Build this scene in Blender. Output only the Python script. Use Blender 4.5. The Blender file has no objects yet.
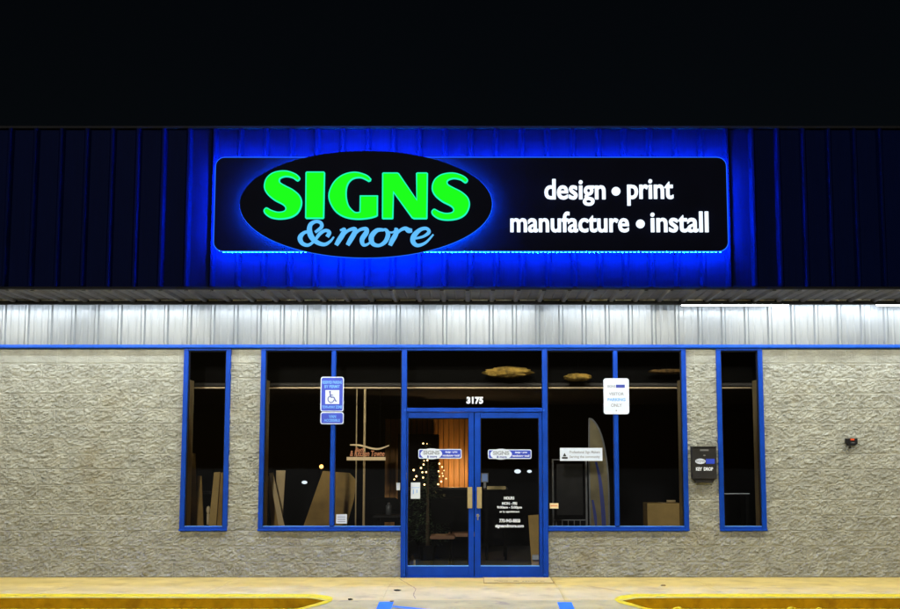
import bpy, math, random
import numpy as np
from mathutils import Vector
from mathutils.geometry import tessellate_polygon
random.seed(7); RNG = np.random.default_rng(11)
R = math.radians
scene = bpy.context.scene
col = scene.collection

# ------------------------------------------------------------------ camera geometry
F, T, D, H, CX, CY = 1276.0, R(7.05), 17.05, 1.5, 474.0, 304.5
def ray(px, py):
    a = (px - CX) / F; b = (CY - py) / F
    return a, math.cos(T) - b * math.sin(T), math.sin(T) + b * math.cos(T)
def P(px, py, Y=0.0):
    a, d, u = ray(px, py); s = (Y + D) / d
    return a * s, H + u * s
def PX(px, Y=0.0, py=440): return P(px, py, Y)[0]
def PZ(py, Y=0.0): return P(474, py, Y)[1]
def G(px, py, z=0.0):
    a, d, u = ray(px, py); s = (z - H) / u
    return a * s, d * s - D
YF = -2.03                      # face of the overhanging fascia
ZS = 3.606                       # soffit height

# ------------------------------------------------------------------ materials
def mat(name, color, rough=0.6, metal=0.0, var=0.15, scale=8.0, bump=0.0, bscale=60.0, spec=0.5, emit=None, estr=0.0, stretch=None, stain=None):
    m = bpy.data.materials.new(name); m.use_nodes = True
    nt = m.node_tree; b = nt.nodes['Principled BSDF']
    b.inputs['Roughness'].default_value = rough; b.inputs['Metallic'].default_value = metal
    b.inputs['Specular IOR Level'].default_value = spec
    tc = nt.nodes.new('ShaderNodeTexCoord')
    mp = nt.nodes.new('ShaderNodeMapping'); nt.links.new(tc.outputs['Object'], mp.inputs['Vector'])
    if stretch: mp.inputs['Scale'].default_value = stretch
    n = nt.nodes.new('ShaderNodeTexNoise'); n.inputs['Scale'].default_value = scale; n.inputs['Detail'].default_value = 6
    nt.links.new(mp.outputs[0], n.inputs['Vector'])
    r = nt.nodes.new('ShaderNodeValToRGB')
    c = color
    r.color_ramp.elements[0].position = 0.3; r.color_ramp.elements[1].position = 0.72
    r.color_ramp.elements[0].color = (c[0]*(1-var), c[1]*(1-var), c[2]*(1-var), 1)
    r.color_ramp.elements[1].color = (min(1, c[0]*(1+var)), min(1, c[1]*(1+var)), min(1, c[2]*(1+var)), 1)
    nt.links.new(n.outputs['Fac'], r.inputs['Fac'])
    out = r.outputs['Color']
    if stain:
        (sc_, lo, hi, scol) = stain
        n3 = nt.nodes.new('ShaderNodeTexNoise'); n3.inputs['Scale'].default_value = sc_; n3.inputs['Detail'].default_value = 8
        n3.inputs['Roughness'].default_value = 0.62
        nt.links.new(tc.outputs['Object'], n3.inputs['Vector'])
        mr = nt.nodes.new('ShaderNodeMapRange'); mr.inputs['From Min'].default_value = lo; mr.inputs['From Max'].default_value = hi
        nt.links.new(n3.outputs['Fac'], mr.inputs['Value'])
        mx = nt.nodes.new('ShaderNodeMix'); mx.data_type = 'RGBA'
        nt.links.new(mr.outputs[0], mx.inputs[0]); nt.links.new(out, mx.inputs[6]); mx.inputs[7].default_value = (*scol, 1)
        out = mx.outputs[2]
    nt.links.new(out, b.inputs['Base Color'])
    if bump:
        n2 = nt.nodes.new('ShaderNodeTexNoise'); n2.inputs['Scale'].default_value = bscale; n2.inputs['Detail'].default_value = 5
        nt.links.new(tc.outputs['Object'], n2.inputs['Vector'])
        bp = nt.nodes.new('ShaderNodeBump'); bp.inputs['Strength'].default_value = bump; bp.inputs['Distance'].default_value = 0.01
        nt.links.new(n2.outputs['Fac'], bp.inputs['Height']); nt.links.new(bp.outputs[0], b.inputs['Normal'])
    if emit:
        b.inputs['Emission Color'].default_value = (*emit, 1); b.inputs['Emission Strength'].default_value = estr
    return m
M = {}
M['block'] = mat('split_face_block', (0.305, 0.312, 0.275), 0.9, var=0.2, scale=5, bump=0.55, bscale=70, spec=0.2, stain=(1.1, 0.56, 0.8, (0.25, 0.23, 0.165)))
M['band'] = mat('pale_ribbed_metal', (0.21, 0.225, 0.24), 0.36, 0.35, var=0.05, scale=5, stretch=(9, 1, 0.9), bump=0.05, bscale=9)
M['blue'] = mat('blue_frame_paint', (0.001, 0.043, 0.35), 0.45, spec=0.12, var=0.14, scale=6, bump=0.05, bscale=40)
M['blue_bright'] = mat('blue_trim_paint', (0.003, 0.075, 0.50), 0.4, spec=0.2, var=0.1, scale=6)
M['fascia'] = mat('navy_ribbed_metal', (0.0008, 0.004, 0.034), 0.48, 0.0, spec=0.015, var=0.15, scale=5, stretch=(14, 1, 0.5), bump=0.06, bscale=7)
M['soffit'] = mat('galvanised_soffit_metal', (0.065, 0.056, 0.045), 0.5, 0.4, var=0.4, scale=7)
M['lit_dash'] = mat('pale_lit_dash_metal', (0.55, 0.52, 0.46), 0.6, 0.0, var=0.5, scale=7)
M['black'] = mat('black_painted_metal', (0.008, 0.008, 0.009), 0.6, spec=0.12, var=0.2)
M['face'] = mat('black_sign_face', (0.003, 0.004, 0.012), 0.5, spec=0.02, var=0.15, scale=3)
M['roof'] = mat('dark_roof', (0.010, 0.010, 0.011), 0.9, spec=0.02)
M['concrete'] = mat('tan_concrete', (0.62, 0.475, 0.165), 0.85, var=0.13, scale=2.2, bump=0.25, bscale=90, spec=0.2, stain=(2.6, 0.52, 0.78, (0.38, 0.27, 0.095)))
M['ramp'] = mat('worn_concrete', (0.50, 0.41, 0.155), 0.85, var=0.16, scale=3, bump=0.25, bscale=90, spec=0.2, stain=(4.5, 0.57, 0.75, (0.3, 0.22, 0.12)))
M['asphalt'] = mat('asphalt', (0.05, 0.048, 0.045), 0.9, var=0.3, scale=30, bump=0.5, bscale=120, spec=0.2)
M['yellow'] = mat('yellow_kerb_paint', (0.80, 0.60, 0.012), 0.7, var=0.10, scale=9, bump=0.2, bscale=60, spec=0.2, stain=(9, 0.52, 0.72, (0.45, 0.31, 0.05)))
M['yellow_shaded_worn'] = mat('shaded_worn_kerb_yellow', (0.55, 0.30, 0.006), 0.8, var=0.25, scale=6, bump=0.3, bscale=50, spec=0.1, stain=(5, 0.5, 0.75, (0.30, 0.14, 0.01)))  # kerb yellow darkened for the shadow on the face, with worn blotches
M['blue_paint'] = mat('blue_floor_paint', (0.03, 0.20, 0.75), 0.7, var=0.15, scale=9, bump=0.2, spec=0.2)
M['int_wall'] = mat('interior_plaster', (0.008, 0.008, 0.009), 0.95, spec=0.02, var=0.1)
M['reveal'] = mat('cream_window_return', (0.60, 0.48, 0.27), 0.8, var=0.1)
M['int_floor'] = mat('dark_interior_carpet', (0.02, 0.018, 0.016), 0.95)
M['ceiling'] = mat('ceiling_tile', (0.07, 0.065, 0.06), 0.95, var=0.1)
M['trim_tan'] = mat('tan_metal_edge', (0.70, 0.55, 0.32), 0.4, 0.2, var=0.35, scale=1.5)
M['card'] = mat('cardboard', (0.52, 0.35, 0.12), 0.85, var=0.15, scale=5)
M['pinewood'] = mat('pale_pine_board', (0.66, 0.49, 0.25), 0.7, var=0.2, scale=6, stretch=(1, 1, 0.15))
M['darkcard'] = mat('brown_board', (0.33, 0.20, 0.05), 0.8, var=0.25, scale=4)
M['woodwall'] = mat('orange_wood_panel', (0.50, 0.22, 0.045), 0.6, var=0.35, scale=5, stretch=(4, 1, 0.25))
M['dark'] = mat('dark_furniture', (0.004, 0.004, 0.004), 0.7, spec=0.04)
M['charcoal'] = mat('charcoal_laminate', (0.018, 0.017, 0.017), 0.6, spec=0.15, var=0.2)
M['brownseat'] = mat('brown_vinyl_seat', (0.25, 0.10, 0.03), 0.5)
M['tan'] = mat('brushed_bronze_plate', (0.36, 0.28, 0.13), 0.4, 0.5, var=0.12)
M['chrome'] = mat('chrome', (0.6, 0.62, 0.66), 0.2, 0.9, var=0.05)
M['white'] = mat('white_vinyl', (0.70, 0.76, 0.86), 0.5, var=0.03)
M['paper'] = mat('white_paper', (0.62, 0.68, 0.78), 0.8, var=0.04)
M['signwhite'] = mat('white_sign_sheeting', (0.60, 0.68, 0.82), 0.5, spec=0.2, var=0.03)
M['signblue'] = mat('blue_sign_sheeting', (0.008, 0.04, 0.50), 0.4, var=0.08)
M['skyblue'] = mat('pale_blue_print', (0.12, 0.36, 0.85), 0.5, var=0.05)
M['greyprint'] = mat('grey_print', (0.28, 0.31, 0.38), 0.6, var=0.05)
M['navyprint'] = mat('navy_print', (0.02, 0.04, 0.30), 0.5, var=0.05)
M['blackprint'] = mat('black_print', (0.02, 0.025, 0.03), 0.6)
M['copper'] = mat('copper_letters', (0.88, 0.36, 0.15), 0.5, 0.0, var=0.2, scale=20)
M['cream'] = mat('cream_edge', (0.88, 0.70, 0.40), 0.45, 0.0, var=0.1)
M['greymetal'] = mat('dull_grey_aluminium', (0.14, 0.145, 0.15), 0.4, 0.4, var=0.2)
M['canoe'] = mat('khaki_hull', (0.22, 0.18, 0.09), 0.6, var=0.35, scale=4)
M['gold'] = mat('golden_reflected_patch', (0.52, 0.32, 0.06), 0.9, var=0.7, scale=11, bump=0.8, bscale=30)  # colour of the made-up ovals imitating golden reflections
M['gold_dim'] = mat('dim_reflected_patch', (0.20, 0.11, 0.03), 0.9, var=0.8, scale=12, bump=0.8, bscale=30)  # dimmer colour for the faintest of the imitated reflections
M['fir'] = mat('fir_green', (0.05, 0.09, 0.03), 0.8, var=0.4)
M['trunk'] = mat('bark', (0.06, 0.04, 0.02), 0.9)
M['mat'] = mat('tan_doormat', (0.64, 0.50, 0.20), 0.95, var=0.08, scale=20, bump=0.3)
M['matprint'] = mat('faded_mat_print', (0.36, 0.24, 0.09), 0.9, var=0.4, scale=10)
M['red'] = mat('red_lens', (0.5, 0.05, 0.01), 0.3, emit=(1, 0.13, 0.02), estr=0.3)
def emis(name, c, s): return mat(name, (c[0]*.04, c[1]*.04, c[2]*.04), 0.6, var=0.02, spec=0.05, emit=c, estr=s)
M['led_blue'] = emis('blue_led', (0.0008, 0.13, 1.0), 1500)
M['led_rim'] = emis('blue_led_rim', (0.02, 0.16, 1.0), 1.0)
M['green'] = emis('green_letter_face', (0.010, 1.0, 0.010), 1.0)
M['green_rim'] = emis('teal_letter_edge', (0.015, 1.0, 0.55), 1.0)
M['script'] = emis('pale_blue_letter_face', (0.12, 0.52, 1.0), 1.0)
M['litwhite'] = emis('white_letter_face', (0.78, 0.88, 1.0), 1.3)
M['tube_cool'] = emis('cool_white_diffuser', (0.86, 0.94, 1.0), 43)
M['tube_warm'] = emis('warm_white_diffuser', (1.0, 0.95, 0.77), 140)
M['emissive_copper'] = mat('emissive_copper_letters', (0.8, 0.35, 0.15), 0.5, var=0.2, scale=20, emit=(1.0, 0.33, 0.14), estr=0.22)  # faint emission added to the copper letter colour
M['emissive_cream'] = mat('emissive_cream_bar', (0.88, 0.70, 0.40), 0.5, var=0.15, emit=(1.0, 0.66, 0.32), estr=0.28)  # faint emission added to the cream bars as well
M['bulb'] = emis('warm_fairy_bulb', (1.0, 0.62, 0.25), 5.0)
M['bulb_amber'] = emis('amber_bulb', (1.0, 0.45, 0.10), 5.0)
M['bulb_white'] = emis('white_spot_lens', (0.8, 0.9, 1.0), 1.2)
M['screen'] = emis('dim_monitor_screen', (0.35, 0.50, 0.85), 0.35)
g = bpy.data.materials.new('window_glass'); g.use_nodes = True; nt = g.node_tree
for n_ in list(nt.nodes): nt.nodes.remove(n_)
o_ = nt.nodes.new('ShaderNodeOutputMaterial'); mx = nt.nodes.new('ShaderNodeMixShader')
tr = nt.nodes.new('ShaderNodeBsdfTransparent'); tr.inputs[0].default_value = (0.95, 0.96, 0.96, 1)
gl = nt.nodes.new('ShaderNodeBsdfGlossy'); gl.inputs['Roughness'].default_value = 0.02
fr = nt.nodes.new('ShaderNodeFresnel'); fr.inputs[0].default_value = 1.45
nt.links.new(fr.outputs[0], mx.inputs[0]); nt.links.new(tr.outputs[0], mx.inputs[1]); nt.links.new(gl.outputs[0], mx.inputs[2]); nt.links.new(mx.outputs[0], o_.inputs[0])
M['glass'] = g

def add_mortar_lit_edges(m, ch):  # mortar joints; horizontal lines paled to stand for lit block edges
    nt = m.node_tree; b = nt.nodes['Principled BSDF']; src = b.inputs['Base Color'].links[0].from_socket
    tc = nt.nodes.new('ShaderNodeTexCoord'); sp = nt.nodes.new('ShaderNodeSeparateXYZ'); nt.links.new(tc.outputs['Object'], sp.inputs[0])
    wn = nt.nodes.new('ShaderNodeTexNoise'); wn.inputs['Scale'].default_value = 14; nt.links.new(tc.outputs['Object'], wn.inputs['Vector'])
    def mth(op, a, c):
        n = nt.nodes.new('ShaderNodeMath'); n.operation = op
        for i, v in enumerate((a, c)):
            if hasattr(v, 'links'): nt.links.new(v, n.inputs[i])
            else: n.inputs[i].default_value = v
        return n.outputs[0]
    j = mth('PINGPONG', sp.outputs['Z'], ch/2)
    lim = mth('MULTIPLY', wn.outputs['Fac'], 0.0105)
    row = mth('MODULO', mth('FLOOR', mth('DIVIDE', sp.outputs['Z'], ch), 0), 2)
    u = mth('PINGPONG', mth('ADD', mth('SUBTRACT', sp.outputs['X'], 0.11), mth('MULTIPLY', row, -0.2032)), 0.2032)
    lv = mth('MULTIPLY', wn.outputs['Fac'], 0.0075)
    k = mth('MAXIMUM', mth('MULTIPLY', mth('LESS_THAN', j, lim), 0.75), mth('MULTIPLY', mth('LESS_THAN', u, lv), 0.22))
    mx = nt.nodes.new('ShaderNodeMix'); mx.data_type = 'RGBA'; nt.links.new(k, mx.inputs[0]); nt.links.new(src, mx.inputs[6]); mx.inputs[7].default_value = (.50, .50, .45, 1)
    nt.links.new(mx.outputs[2], b.inputs['Base Color'])

# ------------------------------------------------------------------ object helpers
ORG = {}
def tag(o, label=None, cat=None, group=None, kind=None):
    if label: o['label'] = label
    if cat: o['category'] = cat
    if group: o['group'] = group
    if kind: o['kind'] = kind
    return o
def thing(name, label, cat, loc, group=None):
    o = bpy.data.objects.new(name, None); col.objects.link(o)
    o.empty_display_size = 0.2; o.location = loc; ORG[o.name] = Vector(loc)
    return tag(o, label, cat, group)
class MB:
    def __init__(s): s.v = []; s.f = []
    def add(s, vs, fs):
        n = len(s.v); s.v += [tuple(v) for v in vs]; s.f += [tuple(i + n for i in f) for f in fs]; return s
    def box(s, x0, x1, y0, y1, z0, z1):
        if x0 > x1: x0, x1 = x1, x0
        if y0 > y1: y0, y1 = y1, y0
        if z0 > z1: z0, z1 = z1, z0
        return s.add([(x0,y0,z0),(x1,y0,z0),(x1,y1,z0),(x0,y1,z0),(x0,y0,z1),(x1,y0,z1),(x1,y1,z1),(x0,y1,z1)],
                     [(0,3,2,1),(4,5,6,7),(0,1,5,4),(1,2,6,5),(2,3,7,6),(3,0,4,7)])
    def prism(s, poly, y0, y1):                     # poly in (x, z), front at y0 (nearer the camera)
        n = len(poly); a = sum(poly[i][0]*poly[(i+1)%n][1]-poly[(i+1)%n][0]*poly[i][1] for i in range(n))
        if a < 0: poly = poly[::-1]
        vs = [(x, y0, z) for x, z in poly] + [(x, y1, z) for x, z in poly]
        tri = tessellate_polygon([[Vector((x, z, 0)) for x, z in poly]])
        fs = []
        for t in tri:
            a_, b_, c_ = [poly[i] for i in t]
            if (b_[0]-a_[0])*(c_[1]-a_[1])-(c_[0]-a_[0])*(b_[1]-a_[1]) < 0: t = t[::-1]
            fs.append(tuple(t)); fs.append(tuple(i + n for i in t[::-1]))
        fs += [(i, i + n, (i+1) % n + n, (i+1) % n) for i in range(n)]
        return s.add(vs, fs)
    def tube(s, pts, r, n=8, r1=None):
        pts = [Vector(p) for p in pts]; rings = []
        for i, p in enumerate(pts):
            d = (pts[min(i+1, len(pts)-1)] - pts[max(i-1, 0)]).normalized()
            u = d.cross(Vector((0, 0, 1))) if abs(d.z) < 0.9 else d.cross(Vector((1, 0, 0)))
            u.normalize(); w = d.cross(u)
            rr = r if r1 is None else r + (r1 - r) * i / (len(pts) - 1)
            rings.append([p + (u*math.cos(2*math.pi*k/n) + w*math.sin(2*math.pi*k/n)) * rr for k in range(n)])
        vs = [v for rg in rings for v in rg]; fs = []
        for i in range(len(rings)-1):
            for k in range(n):
                fs.append((i*n+k, i*n+(k+1)%n, (i+1)*n+(k+1)%n, (i+1)*n+k))
        fs.append(tuple(range(n))[::-1]); fs.append(tuple(range(len(vs)-n, len(vs))))
        return s.add(vs, fs)
    def ball(s, c, rx, ry=None, rz=None, n=12, jit=0):
        ry = ry or rx; rz = rz or rx; vs = []; fs = []; m_ = n // 2
        for i in range(m_ + 1):
            th = math.pi * i / m_
            for k in range(n):
                ph = 2*math.pi*k/n; j = 1 + random.uniform(-jit, jit)
                vs.append((c[0]+rx*j*math.sin(th)*math.cos(ph), c[1]+ry*j*math.sin(th)*math.sin(ph), c[2]+rz*j*math.cos(th)))
        for i in range(m_):
            for k in range(n): fs.append((i*n+k, (i+1)*n+k, (i+1)*n+(k+1)%n, i*n+(k+1)%n))
        return s.add(vs, fs)
    def build(s, name, m, parent=None, bevel=0.0, smooth=False):
        off = ORG[parent.name] if parent else Vector((0, 0, 0))
        me = bpy.data.meshes.new(name)
        me.from_pydata([(x-off.x, y-off.y, z-off.z) for x, y, z in s.v], [], s.f)
        me.materials.append(M[m]); me.validate()
        o = bpy.data.objects.new(name, me); col.objects.link(o)
        if parent: o.parent = parent
        ORG[o.name] = off
        if smooth:
            for p in me.polygons: p.use_smooth = True
        if bevel:
            b = o.modifiers.new('bevel', 'BEVEL'); b.width = bevel; b.segments = 2; b.limit_method = 'ANGLE'
        return o
def box(name, m, parent, b, bevel=0.0): return MB().box(*b).build(name, m, parent, bevel)
def rrect(x0, x1, z0, z1, r, n=6):
    out = []
    for cx, cz, a0 in ((x1-r, z1-r, 0), (x0+r, z1-r, 90), (x0+r, z0+r, 180), (x1-r, z0+r, 270)):
        for k in range(n+1):
            a = R(a0 + 90*k/n); out.append((cx + r*math.cos(a), cz + r*math.sin(a)))
    return out
def oval(cx, cz, rx, rz, n=72): return [(cx+rx*math.cos(2*math.pi*k/n), cz+rz*math.sin(2*math.pi*k/n)) for k in range(n)]
def ring(mb, outer, inner, y0, y1):                 # same point count in both outlines
    n = len(outer)
    vs = [(x, y0, z) for x, z in outer] + [(x, y0, z) for x, z in inner] + [(x, y1, z) for x, z in outer] + [(x, y1, z) for x, z in inner]
    fs = []
    for i in range(n):
        j = (i+1) % n
        fs += [(i, n+i, n+j, j)[::-1], (2*n+i, 2*n+j, 3*n+j, 3*n+i)[::-1], (i, j, 2*n+j, 2*n+i)[::-1], (n+i, 3*n+i, 3*n+j, n+j)[::-1]]
    mb.add(vs, fs); return mb
def frame_ring(mb, x0, x1, z0, z1, w, y0, y1):
    mb.box(x0, x0+w, y0, y1, z0, z1); mb.box(x1-w, x1, y0, y1, z0, z1)
    mb.box(x0+w, x1-w, y0+.002, y1, z0, z0+w); mb.box(x0+w, x1-w, y0+.002, y1, z1-w, z1); return mb
def catmull(pts, n=6, closed=False):
    out = []; L = len(pts)
    for i in range(L if closed else L-1):
        p = [pts[(i+k) % L] if closed else pts[min(max(i+k, 0), L-1)] for k in (-1, 0, 1, 2)]
        for s_ in range(n):
            t = s_/n
            out.append(tuple(0.5*((2*p[1][q]) + (-p[0][q]+p[2][q])*t + (2*p[0][q]-5*p[1][q]+4*p[2][q]-p[3][q])*t*t + (-p[0][q]+3*p[1][q]-3*p[2][q]+p[3][q])*t**3) for q in range(len(p[0]))))
    if not closed: out.append(tuple(pts[-1]))
    return out
def offset_poly(poly, d):
    n = len(poly); a = sum(poly[i][0]*poly[(i+1)%n][1]-poly[(i+1)%n][0]*poly[i][1] for i in range(n))
    sg = 1 if a > 0 else -1; out = []
    for i in range(n):
        p, q, r_ = poly[i-1], poly[i], poly[(i+1) % n]
        e1 = Vector((q[0]-p[0], q[1]-p[1])); e2 = Vector((r_[0]-q[0], r_[1]-q[1]))
        if e1.length < 1e-9 or e2.length < 1e-9: out.append(q); continue
        n1 = Vector((e1.y, -e1.x)).normalized(); n2 = Vector((e2.y, -e2.x)).normalized()
        v = (n1 + n2); v = v.normalized() if v.length > 1e-6 else n1
        k = d / max(0.5, v.dot(n1)); out.append((q[0]+sg*v.x*k, q[1]+sg*v.y*k))
    return out
_tc = {}
def text(mb, s, x0, x1, z0, z1, y, depth=0.004, off=0.02, keep=False, shear=0.0):
    """letters of s stretched into the box; front face at y - depth"""
    key = (s, off, shear)
    if key not in _tc:
        cu = bpy.data.curves.new('t', 'FONT'); cu.body = s; cu.size = 1; cu.offset = off; cu.extrude = 0.5; cu.resolution_u = 4; cu.shear = shear
        ob = bpy.data.objects.new('t', cu); col.objects.link(ob)
        dg = bpy.context.evaluated_depsgraph_get(); me = bpy.data.meshes.new_from_object(ob.evaluated_get(dg))
        _tc[key] = ([tuple(v.co) for v in me.vertices], [tuple(p.vertices) for p in me.polygons])
        bpy.data.objects.remove(ob); bpy.data.curves.remove(cu); bpy.data.meshes.remove(me)
    vs, fs = _tc[key]
    xa, xb = min(v[0] for v in vs), max(v[0] for v in vs); ya, yb = min(v[1] for v in vs), max(v[1] for v in vs)
    sx = (x1-x0)/(xb-xa); sz = (z1-z0)/(yb-ya)
    mb.add([(x0+(v[0]-xa)*sx, y - depth*(v[2]+0.5), z0+(v[1]-ya)*sz) for v in vs], fs); return mb
def textpx(mb, s, px0, py0, px1, py1, Y, depth=0.004, off=0.02, shear=0.0):
    xa, za = P(px0, py1, Y); xb, zb = P(px1, py0, Y)
    return text(mb, s, xa, xb, za, zb, Y, depth, off, shear=shear)
def boxpx(mb, px0, py0, px1, py1, Y0, Y1):
    xa, za = P(px0, py1, Y0); xb, zb = P(px1, py0, Y0)
    return mb.box(xa, xb, Y0, Y1, za, zb)

# ------------------------------------------------------------------ value noise
def vnoise(X, Z, cell, seed):
    g_ = np.random.default_rng(seed).random((400, 400)); u = X/cell + 131.3; v = Z/cell + 57.7
    i = np.floor(u).astype(int); j = np.floor(v).astype(int); a = u-i; b = v-j
    a = a*a*(3-2*a); b = b*b*(3-2*b); i %= 399; j %= 399
    return (g_[i,j]*(1-a)+g_[i+1,j]*a)*(1-b) + (g_[i,j+1]*(1-a)+g_[i+1,j+1]*a)*b
def facets(X, Z, cell, seed, tilt, hgt):
    rg = np.random.default_rng(seed); PR = rg.random((300, 300, 5)); i0 = np.floor(X/cell).astype(int); j0 = np.floor(Z/cell).astype(int)
    num = np.zeros(X.shape); den = np.zeros(X.shape)+1e-12
    for di in (-1, 0, 1):
        for dj in (-1, 0, 1):
            i = i0+di; j = j0+dj; p = PR[i % 300, j % 300]
            dx = X/cell-(i+p[..., 0]); dz = Z/cell-(j+p[..., 1])
            w_ = np.exp(-17*(dx*dx+dz*dz)); num += w_*(hgt*(p[..., 2]-.5)+tilt*cell*((p[..., 3]-.5)*dx+(p[..., 4]-.5)*dz)*2); den += w_
    return num/den
def grid_mesh(name, xs, ys, fn, m, parent=None, keep=None, smooth=False):
    """fn(X, Y2) -> (x, y, z) arrays"""
    A, B = np.meshgrid(xs, ys, indexing='ij'); vx, vy, vz = fn(A, B)
    off = ORG[parent.name] if parent else Vector((0, 0, 0))
    co = np.stack([vx-off.x, vy-off.y, vz-off.z], -1).reshape(-1, 3)
    nx, ny = len(xs), len(ys); I, J = np.meshgrid(np.arange(nx-1), np.arange(ny-1), indexing='ij')
    q = np.stack([I*ny+J, (I+1)*ny+J, (I+1)*ny+J+1, I*ny+J+1], -1).reshape(-1, 4)
    if keep is not None:
        cxm = (A[:-1,:-1]+A[1:,1:])/2; cym = (B[:-1,:-1]+B[1:,1:])/2; q = q[keep(cxm, cym).reshape(-1)]
    me = bpy.data.meshes.new(name); me.vertices.add(len(co)); me.vertices.foreach_set('co', co.ravel())
    me.loops.add(q.size); me.loops.foreach_set('vertex_index', q.ravel())
    me.polygons.add(len(q)); me.polygons.foreach_set('loop_start', np.arange(0, q.size, 4)); me.polygons.foreach_set('loop_total', np.full(len(q), 4))
    me.polygons.foreach_set('use_smooth', np.full(len(q), smooth))
    me.update(calc_edges=True); me.materials.append(M[m])
    o = bpy.data.objects.new(name, me); col.objects.link(o)
    if parent: o.parent = parent
    ORG[o.name] = off; return o

# ================================================================== THE BUILDING
bld = thing('shop_building', 'sign shop of tan split face block, dark overhanging metal fascia and blue framed glass front', 'building', (0, 0, 0))
XL, XR = -8.2, 8.2
ZT = PZ(348.5)                   # underside of the trim = top of blocks
FW = 0.062                       # frame width
SILL = PZ(530.0)
W1 = (PX(182.3), PX(229.5)); W2 = (PX(260.0), PX(401.5)); DR = (PX(401.5), PX(547.5)); W3 = (PX(547.5), PX(687.0)); W4 = (PX(717.5), PX(764.0))
opens = [(W1[0], W1[1], SILL, 9), (W2[0], DR[0], SILL, 9), (DR[0], DR[1], -1, 9), (DR[1], W3[1], SILL, 9), (W4[0], W4[1], SILL, 9)]
CH = ZT/15.0; BW = 0.4064
add_mortar_lit_edges(M['block'], CH)
# block wall: a fine relief with joints
zs = []
for c in range(15):
    z0 = c*CH; zs += [z0, z0+.004, z0+.009] + list(np.linspace(z0+.018, z0+CH-.014, 11)) + [z0+CH-.008, z0+CH-.003]
zs += [ZT, SILL]; zs = np.unique(np.round(zs, 5))
xs = list(np.arange(XL, XR, 0.0165))
k0 = int(XL/(BW/2))-1
for k in range(k0, -k0+1):
    xj = k*BW/2+0.11; xs += [xj-.006, xj, xj+.006]
for o_1 in opens: xs += [o_1[0], o_1[1]]
xs = np.array(sorted(set(np.round(xs, 5)))); xs = xs[(xs >= XL) & (xs <= XR)]
xs = xs[np.concatenate([[True], np.diff(xs) > 0.0012])]
for o_1 in opens:                                   # snap the nearest line on to each opening edge
    for e in o_1[:2]: xs[np.argmin(abs(xs-e))] = e
def wall_fn(X, Z):
    c = np.floor(Z/CH+1e-6); fz = Z/CH-c
    sh = np.where(c % 2 == 0, 0, BW/2)+0.11
    u = (X-sh)/BW; b = np.floor(u); fx = (u-b)*BW
    dj = np.minimum(np.minimum(fx, BW-fx)+.0075, np.minimum(fz, 1-fz)*CH)
    seed = (b*7.31+c*3.77)
    ca, sa = math.cos(.22), math.sin(.22); U = X*ca-Z*sa*1.2+seed*1.7; V = X*sa+Z*ca*1.2
    wx = U*.85+.012*(vnoise(X, Z, .05, 8)-.5); wz = V*1.25+.012*(vnoise(X+9, Z, .05, 9)-.5)
    h = facets(wx, wz, .050, 21, .36, .011)+facets(wx*1.1+4, wz, .021, 22, .40, .006)+.008*(vnoise(V, U, .019, 3)-.5)+.0015*np.sin(seed*12.9)+.010*(vnoise(U, V, .13, 31)-.5)
    edge = np.clip(dj/0.013, 0, 1); edge = edge*edge*(3-2*edge)
    top = np.where(c >= 14, 0.25, np.where(c >= 12, .8, 1.0))
    d = (h*top+0.004)*edge - 0.007*(1-np.clip(dj/0.006, 0, 1))
    return X, -d, Z
def keep(cx, cz):
    k = np.ones(cx.shape, bool)
    for a, b, z0, z1 in opens: k &= ~((cx > a) & (cx < b) & (cz > z0) & (cz < z1))
    return k
grid_mesh('block_wall', xs, zs, wall_fn, 'block', bld, keep)
# wall body behind, cut round the openings; cream returns inside
mb = MB(); edges = [(XL, W1[0]), (W1[1], W2[0]), (W3[1], W4[0]), (W4[1], XR)]
for a, b in edges: mb.box(a, b, 0.03, 0.085, -0.02, ZT)
for a, b in (W1, (W2[0], DR[0]), (DR[1], W3[1]), W4): mb.box(a, b, 0.03, 0.085, -0.02, SILL-.003)
mb.build('wall_core', 'reveal', bld)
mb = MB(); q = FW-.004
for a, b in ((XL, W1[0]+q), (W1[1]-q, W2[0]+q), (W3[1]-q, W4[0]+q), (W4[1]-q, XR)): mb.box(a, b, 0.092, 0.36, 0.0, 2.60)
for a, b in ((W1[0]+q, W1[1]-q), (W2[0]+q, DR[0]), (DR[1], W3[1]-q), (W4[0]+q, W4[1]-q)): mb.box(a, b, 0.092, 0.34, 0, SILL+.02)
mb.build('inner_wall', 'reveal', bld)
# room shell
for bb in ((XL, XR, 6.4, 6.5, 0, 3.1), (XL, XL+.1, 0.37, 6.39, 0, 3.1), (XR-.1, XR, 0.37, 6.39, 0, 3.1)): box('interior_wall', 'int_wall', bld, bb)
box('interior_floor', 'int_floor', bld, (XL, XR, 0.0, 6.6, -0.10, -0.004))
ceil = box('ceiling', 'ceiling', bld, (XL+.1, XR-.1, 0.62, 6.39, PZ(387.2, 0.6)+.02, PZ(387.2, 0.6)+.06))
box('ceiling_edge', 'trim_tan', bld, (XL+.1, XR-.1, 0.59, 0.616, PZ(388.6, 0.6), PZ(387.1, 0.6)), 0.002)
box('blind_header', 'dark', bld, (XL+.1, XR-.1, 0.62, 0.66, PZ(387, 0.6)+.065, 3.2))
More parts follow.
